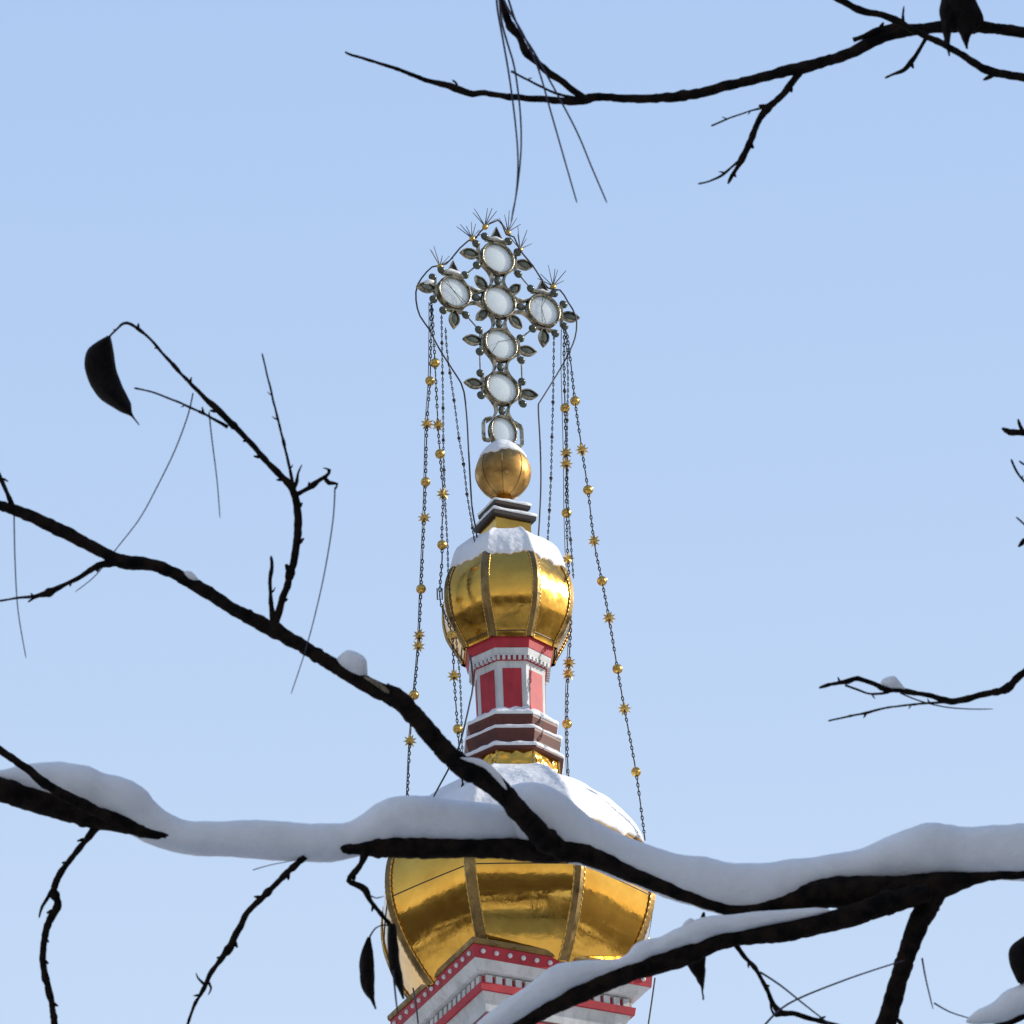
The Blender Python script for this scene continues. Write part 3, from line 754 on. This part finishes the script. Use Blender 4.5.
def snow_bar(parent, rows, depth=D, seed=0, dscale=.62, amp=1.0, name='snow'):
    """rows (px x, top y, bottom y[, depth offset]): a body of snow lying along a branch"""
    rows = [tuple(r) + ((0.0,) if len(r) == 3 else ()) for r in rows]
    q = cr(rows, 2.2); n = len(q); N = 36; b = MB(); base = parent.location; rings_ = []
    for i, (x, t, bt, dz) in enumerate(q):
        e = min(1, max(.02, min(i, n - 1 - i) / 7.0)) ** .5
        h = max(.6, (bt - t) / 2) * e; c = (t + bt) / 2 + (h / e - h) * .6
        sl = 0
        if 0 < i < n - 1: sl = ((q[i + 1][1] + q[i + 1][2]) - (q[i - 1][1] + q[i - 1][2])) / 2 / max(.1, (q[i + 1][0] - q[i - 1][0]))
        sl = max(-1.2, min(1.2, sl)) * .6
        ring = []
        for k in range(N):
            a = 2 * pi * k / N; s_, c_ = sin(a), cos(a)
            sy = s_ if s_ > 0 else s_ * (1 - .12 * abs(c_))
            pp = Vector((x * .035, c_ * 1.1, s_ * 1.1 + seed))
            nz = 1 + amp * (.055 * noise.noise(pp) + .028 * noise.noise(pp * 3.1) + .016 * noise.noise(pp * 9) + .010 * noise.noise(pp * 23))
            hh = h * nz; yy = c - sy * hh; xx = x + sl * s_ * h
            dd = depth + dz + c_ * max(h, 3) * dscale * 1.35 * pxm * nz * (abs(c_) ** .0 if True else 1)
            ring.append(P(xx, yy, dd) - base)
        rings_.append(ring)
    b.rings(rings_); return b.build(name, M['snowbr'], parent, smooth=True)

# ---- the snow-laden tree
tree = tag(empty('snowy_tree', P(905, 1024, D)), 'dark bare tree whose thick bough, heaped with snow, crosses in front of the lower dome', 'tree')
tree.location.z = 0
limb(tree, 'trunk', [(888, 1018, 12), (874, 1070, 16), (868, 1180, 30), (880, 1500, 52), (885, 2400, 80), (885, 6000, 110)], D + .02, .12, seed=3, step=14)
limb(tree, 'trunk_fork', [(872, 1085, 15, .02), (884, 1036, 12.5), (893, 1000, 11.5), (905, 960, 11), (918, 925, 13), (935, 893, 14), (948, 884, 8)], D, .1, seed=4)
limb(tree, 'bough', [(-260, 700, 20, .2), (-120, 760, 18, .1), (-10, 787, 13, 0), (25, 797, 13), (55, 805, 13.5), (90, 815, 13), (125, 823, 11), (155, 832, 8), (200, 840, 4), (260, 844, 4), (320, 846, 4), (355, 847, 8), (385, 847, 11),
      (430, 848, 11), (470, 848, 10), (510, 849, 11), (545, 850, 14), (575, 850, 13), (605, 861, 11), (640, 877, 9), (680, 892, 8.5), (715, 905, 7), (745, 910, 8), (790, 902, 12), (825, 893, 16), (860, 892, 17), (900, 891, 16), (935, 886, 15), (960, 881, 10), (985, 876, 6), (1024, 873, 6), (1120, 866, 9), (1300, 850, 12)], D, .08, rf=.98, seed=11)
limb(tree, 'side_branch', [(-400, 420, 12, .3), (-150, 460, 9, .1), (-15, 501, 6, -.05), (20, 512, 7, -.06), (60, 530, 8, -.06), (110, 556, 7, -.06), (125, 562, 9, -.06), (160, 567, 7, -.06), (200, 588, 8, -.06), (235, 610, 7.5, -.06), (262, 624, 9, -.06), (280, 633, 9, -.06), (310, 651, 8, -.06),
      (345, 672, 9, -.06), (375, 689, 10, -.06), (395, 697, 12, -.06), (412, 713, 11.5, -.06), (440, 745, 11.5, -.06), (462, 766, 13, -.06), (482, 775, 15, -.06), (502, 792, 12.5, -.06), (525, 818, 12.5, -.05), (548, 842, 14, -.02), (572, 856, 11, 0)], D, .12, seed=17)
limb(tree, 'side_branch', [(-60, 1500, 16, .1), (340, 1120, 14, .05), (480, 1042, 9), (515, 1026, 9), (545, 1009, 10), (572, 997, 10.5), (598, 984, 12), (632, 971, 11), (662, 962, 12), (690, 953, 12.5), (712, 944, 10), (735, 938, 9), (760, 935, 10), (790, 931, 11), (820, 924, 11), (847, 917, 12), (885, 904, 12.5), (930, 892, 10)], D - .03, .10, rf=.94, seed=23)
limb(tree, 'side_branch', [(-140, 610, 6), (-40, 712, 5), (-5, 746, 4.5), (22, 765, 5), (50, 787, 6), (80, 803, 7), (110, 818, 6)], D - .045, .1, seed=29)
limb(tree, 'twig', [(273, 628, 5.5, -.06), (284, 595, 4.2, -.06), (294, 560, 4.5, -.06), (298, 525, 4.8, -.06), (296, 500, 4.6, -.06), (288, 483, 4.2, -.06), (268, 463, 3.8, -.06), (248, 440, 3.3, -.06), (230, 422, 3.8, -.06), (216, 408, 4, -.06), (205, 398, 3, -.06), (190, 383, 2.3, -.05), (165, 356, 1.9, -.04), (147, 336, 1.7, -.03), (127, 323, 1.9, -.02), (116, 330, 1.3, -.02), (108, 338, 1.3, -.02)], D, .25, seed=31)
limb(tree, 'twig', [(228, 427, 2.6, -.06), (212, 418, 1.8, -.06), (200, 412, 1.6, -.06), (185, 405, 1.5, -.06), (168, 398, 1.4, -.05), (152, 392, 1.2, -.05), (134, 388, 1.3, -.05)], D, .25, seed=33)
limb(tree, 'twig', [(294, 490, 2.4, -.06), (289, 465, 1.8, -.06), (281, 432, 1.5, -.06), (272, 395, 1.3, -.06), (266, 370, 1.1, -.06), (262, 353, 1.0, -.06)], D, .25, seed=35)
limb(tree, 'twig', [(293, 491, 2.4, -.06), (296, 484, 2.2, -.06), (298, 473, 1.5, -.06), (302, 465, 1.2, -.06)], D, .3, seed=36)
limb(tree, 'twig', [(293, 496, 3, -.06), (300, 493, 2.8, -.06), (309, 488, 2.8, -.06), (318, 481, 2.6, -.06), (326, 476, 2.2, -.06), (330, 470, 1.5, -.06), (323, 468, 1.0, -.06)], D, .3, seed=37)
limb(tree, 'twig', [(325, 478, 1.8, -.06), (329, 483, 2.4, -.06), (337, 484, 1.8, -.06), (335, 490, 1.0, -.06)], D, .3, seed=38)
limb(tree, 'twig', [(273, 622, 4, -.06), (271, 600, 2.6, -.06), (270, 580, 2.2, -.06), (272, 566, 2.4, -.06), (271, 556, 1.8, -.06)], D, .3, seed=39)
limb(tree, 'twig', [(130, 558, 3, -.06), (140, 560, 2, -.06), (150, 565, 1.2, -.06)], D, .2, seed=40)
limb(tree, 'twig', [(118, 562, 5, -.06), (98, 566, 4, -.06), (80, 577, 2.8, -.06), (62, 586, 2.8, -.06), (48, 593, 4.2, -.06), (36, 596, 2.3, -.06), (18, 598, 1.5, -.06), (-20, 604, 1.3, -.06)], D, .28, seed=41)
limb(tree, 'twig', [(46, 594, 3, -.06), (36, 597, 2, -.06), (28, 602, 1.5, -.06)], D, .3, seed=42)
limb(tree, 'twig', [(-30, 420, 3, -.06), (-4, 470, 3, -.06), (4, 486, 2.6, -.06), (10, 500, 3, -.06), (14, 507, 3, -.06)], D, .3, seed=43)
limb(tree, 'twig', [(97, 826, 6), (86, 840, 4), (74, 855, 3.6), (60, 874, 4), (54, 890, 4.4), (58, 905, 4.4), (50, 920, 4.8), (45, 935, 4.2), (43, 960, 4), (47, 985, 4.4), (52, 1003, 4), (55, 1030, 4.2), (60, 1070, 3)], D, .3, seed=44)
limb(tree, 'twig', [(54, 888, 3), (48, 897, 2.5), (42, 907, 2), (39, 918, 1.2)], D, .3, seed=45)
limb(tree, 'twig', [(305, 856, 5), (292, 868, 4), (278, 882, 3.6), (262, 898, 3.6), (248, 912, 3.6), (238, 930, 4.4), (230, 946, 4), (222, 958, 3.4), (211, 973, 3.2), (203, 990, 2.6), (194, 1006, 2), (186, 1030, 1.8)], D, .3, seed=46)
limb(tree, 'twig', [(234, 938, 3), (230, 950, 4), (226, 956, 1.5)], D, .3, seed=47)
limb(tree, 'twig', [(205, 985, 2), (198, 978, 1.2), (196, 973, 1)], D, .3, seed=48)
limb(tree, 'twig', [(207, 980, 1.6), (211, 988, 1.6), (208, 995, 1)], D, .3, seed=49)
limb(tree, 'twig', [(366, 852, 5), (361, 864, 4), (353, 874, 3.6), (349, 881, 4), (355, 884, 3.2), (365, 890, 4.4), (370, 900, 3), (380, 913, 2.6), (388, 922, 2.2), (394, 930, 2)], D - .02, .3, seed=50)
limb(tree, 'twig', [(368, 894, 1), (376, 898, .8), (384, 896, .7)], D - .02, .1, seed=51)
limb(tree, 'twig', [(392, 926, 1.1), (384, 925, 1), (376, 928, 1), (369, 938, 1.4)], D - .02, .1, seed=52)
limb(tree, 'twig', [(735, 944, 3.6), (745, 957, 2.6), (757, 971, 2.4), (766, 988, 2.8), (772, 1001, 3), (780, 1012, 4), (795, 1014, 3.2), (812, 1019, 3), (850, 1030, 3), (900, 1050, 3)], D - .02, .25, seed=53)
limb(tree, 'twig', [(771, 999, 1.4), (771, 1008, 1.4), (776, 1016, 1.6), (784, 1014, 1.4)], D - .02, .2, seed=54)
limb(tree, 'twig', [(702, 927, 3), (703, 918, 3), (704, 912, 2.2)], D - .03, .2, seed=55)
limb(tree, 'twig', [(390, 697, 4, -.07), (391, 690, 3, -.07), (388, 683, 1.6, -.07)], D, .3, seed=56)
stalk(tree, [(193, 393), (188, 415), (175, 450), (158, 485), (140, 518), (117, 548), (96, 575), (75, 592)], D - .05)
stalk(tree, [(209, 412), (212, 440), (217, 480), (220, 518)], D - .05)
stalk(tree, [(335, 487), (333, 520), (325, 570), (315, 615), (304, 655), (291, 694)], D - .1)
stalk(tree, [(14, 512), (15, 560), (18, 610), (26, 658)], D - .05)
stalk(tree, [(275, 857), (290, 858), (300, 857)], D); stalk(tree, [(253, 870), (270, 865), (292, 861)], D, .6)
stalk(tree, [(393, 970), (396, 1000), (398, 1016)], D - .03, 1.1)
stalk(tree, [(760, 972), (780, 985), (805, 1005), (832, 1026)], D - .03, 1.2); stalk(tree, [(762, 1028), (788, 1004), (845, 980), (905, 960)], D - .04, 1.2)
stalk(tree, [(922, 958), (926, 980), (933, 1009)], D, 1); stalk(tree, [(934, 1003), (950, 1012), (972, 1019)], D, 1)
leaf(tree, [(108, 336), (88, 350), (86, 372), (98, 396), (118, 410), (131, 416), (139, 425)], [(110, 336), (113, 350), (116, 370), (123, 388), (130, 402), (132, 414), (139, 425)], D - .02, .018, 1)
leaf(tree, [(368, 937), (361, 955), (360, 975), (363, 990), (371, 1000), (375, 1009)], [(370, 937), (373, 955), (374, 970), (374, 985), (374, 998), (376, 1009)], D - .02, .01, 2)
leaf(tree, [(388, 922), (388, 945), (389, 962), (394, 980), (399, 990), (403, 999)], [(395, 924), (398, 945), (399, 960), (402, 975), (403, 988), (404, 999)], D - .03, .01, 3)
leaf(tree, [(683, 952), (686, 962), (692, 972), (698, 981), (702, 990), (703, 1000)], [(706, 948), (705, 962), (705, 972), (704, 981), (703, 990), (703.5, 1000)], D - .02, .01, 4)
# snow
snow_bar(tree, [(-260, 655, 700), (-120, 728, 752), (-30, 770, 780), (0, 770, 788), (25, 764, 797), (55, 762, 808), (80, 765, 815), (98, 773, 818), (115, 776, 822), (130, 785, 829), (145, 800, 838), (160, 811, 846), (180, 819, 853), (200, 821, 856), (235, 821, 857), (265, 820, 860), (300, 823, 862), (330, 824, 862), (350, 822, 858), (368, 814, 852), (385, 802, 847), (400, 796, 844), (425, 796, 844), (455, 800, 844), (485, 803, 843), (512, 808, 842), (535, 815, 842)], D + .01, 1)
snow_bar(tree, [(503, 800, 835), (513, 786, 840), (525, 782, 845), (540, 786, 852), (556, 796, 858), (575, 811, 863), (600, 826, 870), (625, 838, 880), (650, 847, 890), (675, 854, 900), (700, 857, 908), (718, 861, 913), (740, 863, 916), (765, 863, 915), (790, 860, 907), (815, 857, 893), (840, 853, 886), (865, 848, 883), (890, 837, 881), (910, 829, 881), (930, 823, 880), (945, 824, 879), (965, 827, 879), (1000, 825, 880), (1040, 822, 881), (1120, 818, 870), (1300, 805, 850)], D + .015, 5)
snow_bar(tree, [(470, 1032, 1052), (490, 1016, 1038), (510, 1001, 1024), (528, 988, 1012), (549, 973, 1001), (563, 964, 992), (580, 961, 985), (602, 960, 976), (618, 959, 970), (630, 953, 966), (639, 944, 963), (650, 939, 957), (662, 937, 954), (676, 930, 949), (690, 924, 946), (704, 918, 940), (720, 915, 934), (735, 914, 933), (755, 912, 928), (780, 910, 923), (810, 908, 917), (830, 906, 912)], D - .035, 9, amp=2.0)
snow_bar(tree, [(334, 660, 668), (338, 654, 670), (346, 650, 673), (354, 653, 677), (361, 663, 682), (367, 675, 684)], D - .06, 13, amp=2)
snow_bar(tree, [(174, 574, 577), (180, 570, 579), (188, 570, 582), (196, 575, 585), (200, 582, 587)], D - .06, 15, amp=2)
snow_bar(tree, [(460, 754, 759), (466, 755, 762), (474, 757, 765), (485, 762, 770), (494, 770, 778), (502, 779, 786), (507, 786, 791)], D - .07, 17, amp=2)
snow_bar(tree, [(682, 922, 928), (684, 916, 934), (690, 914, 936), (697, 917, 934), (700, 922, 930)], D - .03, 19, amp=2)
b = MB(); base = tree.location
b.tube([P(x, y, D - .071) - base for x, y in ((364, 677), (372, 681), (380, 686), (388, 692), (394, 698))], [1 * pxm, 2.2 * pxm, 2.6 * pxm, 2.2 * pxm, .6 * pxm], 8); b.build('split_bark', M['barkpale'], tree, smooth=True)

# ---- branches from the right-hand tree
def root_at(px, py, d, name, label, cat='branch', group=None): return tag(empty(name, P(px, py, d)), label, cat, group)
top = root_at(1150, 40, D, 'tree_branch', 'long bare dark branch reaching in across the top right of the sky')
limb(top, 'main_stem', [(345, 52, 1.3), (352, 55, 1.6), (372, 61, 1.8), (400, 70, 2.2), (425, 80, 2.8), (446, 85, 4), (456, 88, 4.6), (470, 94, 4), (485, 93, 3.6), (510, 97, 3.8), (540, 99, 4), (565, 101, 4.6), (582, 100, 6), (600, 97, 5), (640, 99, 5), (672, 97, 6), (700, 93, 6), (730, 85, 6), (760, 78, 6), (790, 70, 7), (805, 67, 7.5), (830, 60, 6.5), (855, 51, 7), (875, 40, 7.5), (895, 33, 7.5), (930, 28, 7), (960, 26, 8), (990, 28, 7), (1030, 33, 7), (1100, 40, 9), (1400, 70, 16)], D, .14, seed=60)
limb(top, 'side_branch', [(492, -60, 3), (498, -15, 3.6), (505, 12, 4.2), (511, 27, 5), (520, 38, 4), (526, 52, 5.2), (537, 62, 4.2), (548, 72, 4.4), (560, 80, 4), (575, 92, 4.2), (586, 99, 5)], D, .22, seed=61)
limb(top, 'twig', [(511, 71, 1.8), (522, 77, 1.5), (540, 86, 1.6), (555, 93, 1.8), (575, 98, 2.5)], D, .2, seed=62)
limb(top, 'twig', [(452, 88, 3), (457, 84, 2), (452, 80, 1.3)], D, .2, seed=63)
limb(top, 'twig', [(799, 72, 5), (790, 86, 4.4), (778, 99, 4), (766, 110, 4.4), (757, 124, 3.6), (751, 140, 4), (744, 155, 4.4), (738, 166, 3), (732, 176, 2.4), (728, 184, 1.8)], D, .25, seed=64)
limb(top, 'twig', [(742, 158, 2.4), (733, 166, 1.6), (722, 175, 1.7), (710, 181, 1.3), (698, 184, 1.3)], D, .25, seed=65)
limb(top, 'twig', [(766, 107, 1.8), (750, 111, 1.2), (730, 118, 1.2), (711, 126, 1.4)], D, .2, seed=66)
limb(top, 'twig', [(853, 40, 3), (862, 37, 3), (880, 30, 4.5), (900, 26, 5)], D, .2, seed=67)
limb(top, 'twig', [(926, 38, 2.6), (918, 52, 2.4), (911, 62, 3.4), (904, 70, 2.8), (894, 74, 1.8), (885, 78, 1.8)], D, .25, seed=68)
for pts in ([(496, -30), (497, 5), (503, 40), (509, 75), (515, 120), (518, 160), (516, 195), (511, 222)], [(498, -30), (501, 17), (508, 45), (514.5, 68), (520, 110), (521, 150), (517, 190), (512, 215)],
            [(500, -30), (504, 0), (523, 34), (538, 68), (552, 116), (566, 165), (577, 203)], [(500, -30), (516, 22), (534, 52), (549, 79), (576, 130), (592, 168), (607, 203)]):
    stalk(top, pts, D - .03, 1.15)
leaf(top, [(941, -40), (942, -10), (940, 12), (942, 28), (945, 42), (949, 56)], [(965, -45), (962, -10), (958, 12), (952, 28), (949.5, 42), (949.5, 56)], D - .03, .012, 6)
leaf(top, [(948, -40), (947, -10), (949, 10), (957, 28), (962, 38), (967, 49)], [(968, -45), (974, -5), (984, 20), (976, 30), (969, 38), (967.5, 49)], D - .035, .012, 7)
crossb = root_at(1150, 100, D - .15, 'tree_branch', 'thin bare branch crossing in front of the thicker one in the top right corner')
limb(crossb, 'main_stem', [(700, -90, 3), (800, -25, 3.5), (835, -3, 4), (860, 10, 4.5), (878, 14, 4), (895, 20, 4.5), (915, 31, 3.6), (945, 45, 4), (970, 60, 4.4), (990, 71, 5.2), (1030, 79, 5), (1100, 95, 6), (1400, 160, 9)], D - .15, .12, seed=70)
limb(crossb, 'twig', [(903, 24, 2.4), (903, 14, 1.5), (904, 6, 1)], D - .15, .2, seed=71)
limb(crossb, 'twig', [(998, 73, 2.5), (990, 77, 3), (983, 80, 1.6)], D - .15, .2, seed=72)
rt = root_at(1120, 610, D, 'tree_branch', 'forked bare twig carrying a small lump of snow at the right edge')
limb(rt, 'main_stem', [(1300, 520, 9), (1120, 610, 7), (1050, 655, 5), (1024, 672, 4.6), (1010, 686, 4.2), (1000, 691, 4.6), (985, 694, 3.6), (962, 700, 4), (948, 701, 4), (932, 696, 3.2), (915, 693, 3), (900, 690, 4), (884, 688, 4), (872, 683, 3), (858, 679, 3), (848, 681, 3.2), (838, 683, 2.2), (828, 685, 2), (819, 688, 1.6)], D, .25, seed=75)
limb(rt, 'twig', [(950, 702, 2), (930, 703, 1.6), (908, 705, 1.4), (885, 708, 1.4), (866, 713, 1.8), (850, 716, 1.3), (828, 721, 1.3)], D, .25, seed=76)
limb(rt, 'twig', [(845, 685, 1.6), (858, 690, 1.5), (872, 694, 1.5), (890, 692, 2)], D, .2, seed=77)
limb(rt, 'twig', [(840, 683, 1.6), (838, 677, 1.5)], D, .2, seed=78)
stalk(rt, [(900, 693), (920, 701), (945, 707), (970, 709), (993, 709)], D, .9)
snow_bar(rt, [(881, 680, 686), (883, 675, 687), (889, 673, 689), (896, 677, 690), (902, 682, 691), (906, 686, 691)], D, 21, amp=2)
for lab, limbs_ in (('uppermost dark forked twig tip poking in at the right edge', [[(1100, 440, 6), (1040, 434, 4.4), (1022, 433, 4), (1010, 432, 4), (1002, 428, 2.2)], [(1023, 432, 3), (1020, 426, 2.6), (1018, 419, 1.8)]]),
                    ('curved thin twig tip at the right edge below the forked one', [[(1080, 520, 4), (1035, 490, 1.8), (1022, 479, 1.4), (1015, 468, 1.4), (1011, 459, 1.2)], [(1060, 475, 3), (1028, 466, 1.6), (1019, 461, 1.3)]]),
                    ('lowest small twig tips at the right edge of the sky', [[(1080, 560, 4), (1035, 533, 1.4), (1025, 525, 1.2), (1016, 517, 1.1)], [(1080, 545, 4), (1030, 540, 3.4), (1022, 543, 3), (1018, 547, 2)]])):
    o = root_at(limbs_[0][0][0], limbs_[0][0][1], D, 'twig_tip', lab, 'twig', 'twig tips at the right edge')
    for i, l_ in enumerate(limbs_): limb(o, 'twig', l_, D, .2)
lr = root_at(1200, 960, D - .2, 'tree_branch', 'short snow-covered branch with a large dark leaf in the bottom right corner')
limb(lr, 'main_stem', [(1400, 900, 10), (1200, 965, 8), (1080, 1000, 7), (1024, 1016, 5), (1000, 1026, 4), (975, 1030, 3), (940, 1040, 2)], D - .2, .12, seed=90)
snow_bar(lr, [(966, 1014, 1024), (972, 1011, 1025), (985, 1007, 1024), (1000, 999, 1023), (1012, 990, 1018), (1024, 984, 1014), (1060, 965, 1005), (1120, 945, 985), (1200, 920, 960)], D - .2, 23)
leaf(lr, [(1045, 925), (1022, 938), (1011, 947), (1009, 958), (1013, 972), (1019, 983)], [(1047, 928), (1052, 945), (1050, 958), (1040, 970), (1030, 980), (1020, 984)], D - .22, .015, 8)
limb(lr, 'twig', [(905, 1030, 2), (900, 1022, 3), (897, 1018, 2)], D - .2, .1, seed=91)

# ================================================================== GROUND, HILLS, ADDED SHADE BUILDING
b = MB(); rr = []
for r_ in (0.5, 10, 30, 60, 120, 250, 500, 1000, 2500, 6000):
    rr.append([Vector((r_ * cos(2 * pi * k / 64), r_ * sin(2 * pi * k / 64), 0)) for k in range(64)])
b.rings(rr, cap=False); b.f.append(list(range(64))[::-1]); b.mi.append(0)
gm = mat('snowy_ground', (.74, .70, .64), .9, color2=(.045, .030, .020), vscale=.045, bump=.4, bscale=.8, bdist=.2, detail=6)
gt = gm.node_tree; gg = gt.nodes.new('ShaderNodeNewGeometry'); vs_ = gt.nodes.new('ShaderNodeVectorMath'); vs_.operation = 'DISTANCE'; vs_.inputs[1].default_value = (0, 60, 0)
gt.links.new(gg.outputs['Position'], vs_.inputs[0])
gr = gt.nodes.new('ShaderNodeMapRange'); gr.inputs['From Min'].default_value = 62; gr.inputs['From Max'].default_value = 140; gr.inputs['To Max'].default_value = .26
gt.links.new(vs_.outputs['Value'], gr.inputs['Value'])
rn = [n for n in gt.nodes if n.type == 'VALTORGB'][0]; nn_ = rn.inputs['Fac'].links[0].from_socket
sb_ = gt.nodes.new('ShaderNodeMath'); sb_.operation = 'SUBTRACT'; gt.links.new(nn_, sb_.inputs[0]); gt.links.new(gr.outputs[0], sb_.inputs[1]); gt.links.new(sb_.outputs[0], rn.inputs['Fac'])
rn.color_ramp.elements[0].position = .36; rn.color_ramp.elements[1].position = .47
g = b.build('ground', gm, None); g['kind'] = 'structure'
b = MB(); rr = []
for r_, hs_ in ((900, 0), (1100, 30), (1500, 70), (2100, 95), (2600, 0)):
    rr.append([Vector((r_ * cos(2 * pi * k / 160), r_ * sin(2 * pi * k / 160), hs_ * (1 + .6 * noise.fractal(Vector((cos(2 * pi * k / 160) * 4, sin(2 * pi * k / 160) * 4, r_ * .002)), .8, 2, 4)) - .2)) for k in range(160)])
b.rings(rr, cap=False)
h_ = b.build('hills', mat('wooded_hills', (.05, .04, .03), .9, color2=(.16, .15, .14), vscale=.01, detail=6), None, smooth=True); h_['kind'] = 'structure'

bl = tag(empty('shade_building', (17.5, 8, 0)), 'tall plain brick building added out of view on the right to shade the branches', 'building')  # invented, unseen building that keeps the sun off the branch snow
b = MB()
def bb(name, c, hx, hy, hz, m, par, bev=0):
    q = MB(); q.box((0, 0, 0), (hx, 0, 0), (0, hy, 0), (0, 0, hz)); o = q.build(name, m, par, bevel=bev); o.location = c; return o
brick = mat('brown_brick', (.38, .30, .25), .9, color2=(.28, .21, .17), vscale=3)
bb('shade_wall', (0, 0, 7), 7, 14, 7, brick, bl)
bb('roof', (0, 0, 14.2), 7.4, 14.4, .2, M['snow'], bl)
for i in range(6):  # window dressing on the added sun blocker
    for j in range(3):
        w = bb('window', (-7.02, -11 + i * 4.4, 2.6 + j * 3.7), .06, .75, 1.05, M['white'], bl)
        bb('pane', (-.05, 0, 0), .03, .65, .95, M['dark'], w)

# ================================================================== LIGHT
SUN_A = R(98.5); SUN_E = R(26.5)            # azimuth measured to the right of the direction tower -> camera
sv = Vector((sin(SUN_A) * cos(SUN_E), -cos(SUN_A) * cos(SUN_E), sin(SUN_E)))
ld = bpy.data.lights.new('sun', 'SUN'); ld.energy = 4.4; ld.angle = R(.5); ld.color = (1, .93, .82)
lo = bpy.data.objects.new('sun', ld); COL.objects.link(lo); lo.location = (30, 0, 60); lo.rotation_euler = sv.to_track_quat('Z', 'Y').to_euler()
w = bpy.data.worlds.new('World'); scene.world = w; w.use_nodes = True; nt = w.node_tree
bg = nt.nodes['Background']; sk = nt.nodes.new('ShaderNodeTexSky'); sk.sky_type = 'NISHITA'; sk.sun_disc = False
sk.sun_elevation = SUN_E; sk.sun_rotation = math.atan2(sv.x, sv.y)
sk.air_density = 1.0; sk.dust_density = 1.6; sk.ozone_density = 1.2
mixn = nt.nodes.new('ShaderNodeMix'); mixn.data_type = 'RGBA'; mixn.inputs[0].default_value = .85
tcw = nt.nodes.new('ShaderNodeTexCoord'); sx = nt.nodes.new('ShaderNodeSeparateXYZ'); rw = nt.nodes.new('ShaderNodeValToRGB')
nt.links.new(tcw.outputs['Generated'], sx.inputs[0]); nt.links.new(sx.outputs['Z'], rw.inputs['Fac'])
def fill(rmp, cols):
    els = rmp.color_ramp.elements
    els[0].position = cols[0][0]; els[0].color = (*cols[0][1], 1)
    els[1].position = cols[-1][0]; els[1].color = (*cols[-1][1], 1)
    for ps, c_ in cols[1:-1]:
        e_ = els.new(ps); e_.color = (*c_, 1)
fill(rw, [(0, (.95, .93, .92)), (.14, (.86, .90, 1.0)), (.42, (.62, .775, 1.01)), (.47, (.53, .70, .985)), (.53, (.45, .635, .965)), (1, (.22, .38, .76))])
rb2 = nt.nodes.new('ShaderNodeValToRGB'); nt.links.new(sx.outputs['Z'], rb2.inputs['Fac'])
fill(rb2, [(0, (1.0, .92, .80)), (.10, (.92, .86, .80)), (.26, (.58, .63, .70)), (.45, (.38, .48, .66)), (1, (.20, .34, .70))])
mr = nt.nodes.new('ShaderNodeMapRange'); mr.inputs['From Min'].default_value = -.45; mr.inputs['From Max'].default_value = .5
nt.links.new(sx.outputs['Y'], mr.inputs['Value'])
mb = nt.nodes.new('ShaderNodeMix'); mb.data_type = 'RGBA'
nt.links.new(mr.outputs[0], mb.inputs[0]); nt.links.new(rb2.outputs[0], mb.inputs[6]); nt.links.new(rw.outputs[0], mb.inputs[7])
vm = nt.nodes.new('ShaderNodeVectorMath'); vm.operation = 'SCALE'; vm.inputs['Scale'].default_value = 1 / .145
nt.links.new(mb.outputs[2], vm.inputs[0]); nt.links.new(vm.outputs[0], mixn.inputs[7])
nt.links.new(sk.outputs[0], mixn.inputs[6]); nt.links.new(mixn.outputs[2], bg.inputs['Color']); bg.inputs['Strength'].default_value = .145
scene.view_settings.view_transform = 'Standard'; scene.view_settings.look = 'None'; scene.view_settings.exposure = 0
scene.cycles.max_bounces = 8
